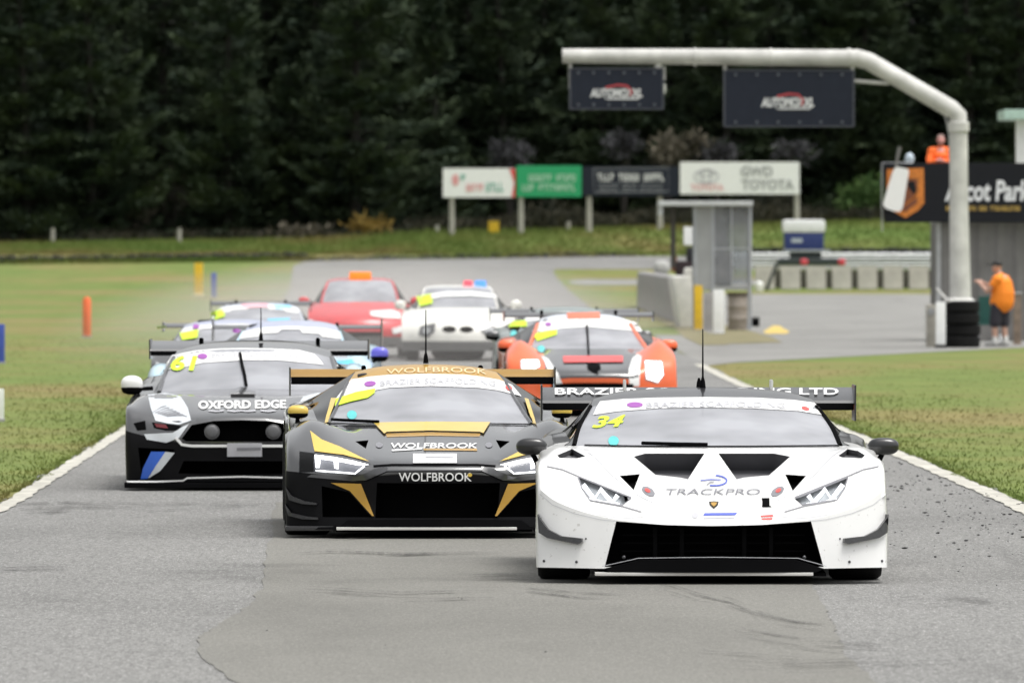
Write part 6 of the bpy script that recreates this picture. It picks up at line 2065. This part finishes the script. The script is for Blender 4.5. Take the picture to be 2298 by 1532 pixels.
def remesh(name, shapes, voxel, material, parent, smooth_it=2):
    """fuse tubes and ellipsoids into one continuous skin"""
    b = bmesh.new()
    for sh in shapes:
        if sh[0] == 't':
            add_tube(b, sh[1], sh[2], 14)
            for p, r_ in ((sh[1][0], sh[2][0]), (sh[1][-1], sh[2][-1])): add_ellipsoid(b, p, (r_, r_, r_), 1, 12, 8)
        else:
            add_ellipsoid(b, sh[1], sh[2], 1, 18, 12, sh[3] if len(sh) > 3 else None)
    me = bpy.data.meshes.new(name); b.to_mesh(me); b.free()
    o = bpy.data.objects.new(name, me); COL.objects.link(o)
    md = o.modifiers.new('r', 'REMESH'); md.mode = 'VOXEL'; md.voxel_size = voxel
    ms = o.modifiers.new('s', 'SMOOTH'); ms.iterations = smooth_it; ms.factor = .5
    dg = bpy.context.evaluated_depsgraph_get()
    me2 = bpy.data.meshes.new_from_object(o.evaluated_get(dg))
    bpy.data.objects.remove(o)
    me2.name = name
    return link(name, me2, material, parent, smooth=180)

def hand(wrist, d, up, side):
    """palm, four unequal curled fingers and a thumb; d = pointing, up = back of the hand"""
    w = Vector(wrist); d = Vector(d).normalized(); up = Vector(up).normalized(); s_ = d.cross(up).normalized() * side
    out = [('t', [w, w + d * .05, w + d * .085], [.026, .034, .032])]
    for k, L in enumerate((.068, .078, .072, .055)):
        r0 = w + d * .085 + s_ * (-.027 + k * .018)
        out.append(('t', [r0, r0 + d * L * .5 - up * .008, r0 + d * L * .85 - up * .032], [.0105, .0098, .0085]))
    t0 = w + d * .03 - s_ * .03
    out.append(('t', [t0, t0 + d * .03 - s_ * .022, t0 + d * .062 - s_ * .026 - up * .012], [.013, .012, .010]))
    return out

def head(cen, face, shapes):
    c_ = Vector(cen); f = Vector(face).normalized(); sd_ = f.cross(Vector((0, 0, 1))).normalized()
    R = Matrix((sd_, f, Vector((0, 0, 1)))).transposed()
    shapes += [('e', c_, (.076, .094, .112), R), ('e', c_ + f * .03 - Vector((0, 0, .06)), (.056, .062, .052), R),
               ('e', c_ + f * .098 - Vector((0, 0, .012)), (.014, .020, .024), R), ('e', c_ + f * .082 - Vector((0, 0, .062)), (.026, .012, .010), R)]
    for q in (-1, 1): shapes.append(('e', c_ + sd_ * q * .078 - f * .005, (.012, .022, .032), R))
    return sd_

# marshal standing at the right, seen from behind his shoulder, facing left
p0 = ground_at(2257, 779); p0 = Vector((p0.x, 181.5, 0))
man = empty('person', p0, math.radians(-28)); man.scale = (1.12, 1.12, 1.0); tag(man, 'person in bright orange vest, dark shorts and black cap standing beside the tyre stack', 'person')
S = []
for q, fx in ((1, .02), (-1, -.10)):
    y = .10 * q
    S.append(('t', [(fx * .2, y * .9, .92), (fx * .7 - .01, y, .50), (fx + .03, y, .09)], [.090, .062, .042]))
    S.append(('t', [(fx + .04, y, .05), (fx - .05, y, .045), (fx - .14, y, .035)], [.042, .042, .032]))
S += [('t', [(0, 0, .90), (.03, 0, 1.12), (.0, 0, 1.34)], [.145, .150, .140]), ('t', [(.0, -.14, 1.38), (.0, .14, 1.38)], [.075, .075]), ('t', [(-.01, 0, 1.40), (-.05, 0, 1.52)], [.058, .054])]
for q in (1, -1):
    S.append(('t', [(0, .18 * q, 1.37), (-.10, .23 * q, 1.20), (-.16, .23 * q, 1.12)], [.062, .050, .046]))
    S.append(('t', [(-.16, .23 * q, 1.12), (-.28, .17 * q, 1.22), (-.38, .10 * q, 1.29)], [.045, .038, .028]))
    S += hand((-.39, .095 * q, 1.295), (-.8, -.3 * q, .35), (.2, 0, 1), q)
hc = (-.08, 0, 1.615)
head(hc, (-1, .15, -.15), S)
remesh('body', S, .0105, M_SKIN, man)
remesh('vest', [('t', [(.02, 0, .90), (.04, 0, 1.08), (.01, 0, 1.32), (.0, 0, 1.40)], [.225, .215, .195, .10]), ('t', [(0, -.16, 1.36), (0, .16, 1.36)], [.105, .105]),
        ('t', [(0, .17, 1.36), (-.06, .21, 1.26)], [.085, .075]), ('t', [(0, -.17, 1.36), (-.06, -.21, 1.26)], [.085, .075]), ('e', (.10, 0, .92), (.14, .19, .16))], .016, M_HIVIS, man)
remesh('shorts', [('t', [(.01, 0, .95), (.0, 0, .84)], [.165, .16]), ('t', [(.0, .10, .84), (.01, .105, .48)], [.115, .11]), ('t', [(-.03, -.10, .84), (-.07, -.105, .48)], [.115, .11])], .014, M_SHORTS, man)
b = bmesh.new(); add_ellipsoid(b, (hc[0] + .005, 0, hc[2] + .045), (.098, .084, .080), 1, 18, 12); add_box(b, hc[0] - .19, hc[0] - .06, -.065, .065, hc[2] + .045, hc[2] + .06, .005)
bm_obj('cap', b, M_HAIR, man, smooth=50)
for q, fx in ((1, .02), (-1, -.10)):
    remesh('shoe', [('t', [(fx + .05, .10 * q, .06), (fx - .05, .10 * q, .052), (fx - .15, .10 * q, .042)], [.052, .050, .038])], .012, M_SHOE, man)
    remesh('sock', [('t', [(fx + .03, .10 * q, .09), (fx + .025, .10 * q, .19)], [.048, .050])], .012, mat('white_sock', (.7, .7, .68), .8), man)

# marshal leaning on the top of the black sign, facing the cars
zp = ztop + .085
up_ = at(2111, 366, 192.35)
man = empty('person', (up_.x, 192.35, zp)); tag(man, 'person in orange-red jacket leaning on top of the black sign', 'person')
zt = up_.z - zp + .10                               # height of the parapet above the platform
H = 1.86
S = []
for q in (1, -1):
    S.append(('t', [(.09 * q, .05, .95), (.10 * q, .02, .52), (.10 * q, .05, .08)], [.095, .065, .048]))
    S.append(('t', [(.10 * q, .07, .05), (.10 * q, -.12, .035)], [.045, .034]))
S += [('t', [(0, .05, .93), (0, .02, 1.18), (0, -.03, 1.42)], [.15, .155, .15]), ('t', [(-.16, -.03, 1.46), (.16, -.03, 1.46)], [.08, .08]), ('t', [(0, -.03, 1.48), (0, -.07, 1.60)], [.06, .056])]
hc = (0, -.09, 1.70)
sd_ = head(hc, (0, -1, -.1), S)
for q in (1, -1):
    S.append(('t', [(.19 * q, -.03, 1.45), (.24 * q, -.12, 1.28), (.23 * q, -.20, 1.20)], [.066, .055, .050]))
    S.append(('t', [(.23 * q, -.20, 1.20), (.12 * q, -.32, 1.235), (.02 * q, -.36, 1.245)], [.048, .042, .030]))
    S += hand((.015 * q, -.365 - .02 * q, 1.25 + .015 * q), (-q, -.15, .05), (0, 0, 1), q)
remesh('body', S, .0105, mat('ruddy_skin', (.62, .30, .27), .6, var=.06), man)
remesh('jacket', [('t', [(0, .05, .88), (0, .02, 1.16), (0, -.03, 1.40), (0, -.04, 1.50)], [.205, .21, .205, .10]), ('t', [(-.18, -.03, 1.44), (.18, -.03, 1.44)], [.115, .115])] +
       [('t', [(.19 * q, -.03, 1.44), (.25 * q, -.12, 1.27), (.235 * q, -.20, 1.20)], [.088, .078, .074]) for q in (1, -1)] + [('t', [(.235 * q, -.20, 1.20), (.12 * q, -.32, 1.235), (.05 * q, -.35, 1.243)], [.070, .062, .050]) for q in (1, -1)], .015, M_HIVIS2, man)
remesh('trousers', [('t', [(0, .05, .98), (0, .04, .88)], [.17, .165])] + [('t', [(.09 * q, .05, .88), (.10 * q, .02, .50), (.10 * q, .05, .10)], [.11, .085, .07]) for q in (1, -1)], .015, M_SHORTS, man)
remesh('beard', [('e', (0, -.135, 1.63), (.056, .045, .048)), ('e', (0, -.10, 1.615), (.062, .06, .04))], .010, mat('grey_brown_beard', (.16, .09, .07), .9), man)
for q in (-1, 1):
    b = bmesh.new(); add_ellipsoid(b, (.030 * q, -.176, 1.712), (.012, .008, .008)); bm_obj('eye', b, M_HAIR, man, smooth=60)
b = bmesh.new(); add_ellipsoid(b, (0, -.07, 1.76), (.080, .092, .062), 1, 16, 10); bm_obj('hair', b, mat('short_grey_hair', (.30, .20, .18), .8), man, smooth=60)

# ------------------------------------------------------------------ dust and exhaust hanging over the back of the pack
b = bmesh.new()
add_ellipsoid(b, (0, 0, 0), (7.5, 120, 1.75), 1, 32, 20)
m = bpy.data.materials.new('dust_air'); m.use_nodes = True
n, l = m.node_tree.nodes, m.node_tree.links
n.clear()
o_ = n.new('ShaderNodeOutputMaterial'); vs_ = n.new('ShaderNodeVolumePrincipled')
vs_.inputs['Color'].default_value = (.82, .79, .77, 1); vs_.inputs['Anisotropy'].default_value = .2
tc = n.new('ShaderNodeTexCoord'); mp = n.new('ShaderNodeMapping'); mp.inputs['Scale'].default_value = (1 / 7.5, 1 / 120, 1 / 1.75)
l.new(tc.outputs['Object'], mp.inputs['Vector'])
gr = n.new('ShaderNodeTexGradient'); gr.gradient_type = 'SPHERICAL'; l.new(mp.outputs[0], gr.inputs['Vector'])
nz = n.new('ShaderNodeTexNoise'); nz.inputs['Scale'].default_value = .35; nz.inputs['Detail'].default_value = 2; l.new(tc.outputs['Object'], nz.inputs['Vector'])
m1 = n.new('ShaderNodeMath'); m1.operation = 'MULTIPLY'; l.new(gr.outputs['Fac'], m1.inputs[0]); l.new(nz.outputs['Fac'], m1.inputs[1])
m2 = n.new('ShaderNodeMath'); m2.operation = 'MULTIPLY'; m2.inputs[1].default_value = .042; l.new(m1.outputs[0], m2.inputs[0])
l.new(m2.outputs[0], vs_.inputs['Density'])
l.new(vs_.outputs[0], o_.inputs['Volume'])
o = bm_obj('dust', b, m); o.location = (-3.2, 225, .12); o.rotation_euler = (0, 0, .012)
tag(o, 'pale dust and exhaust haze hanging over the track behind the pack', 'dust', kind='stuff')
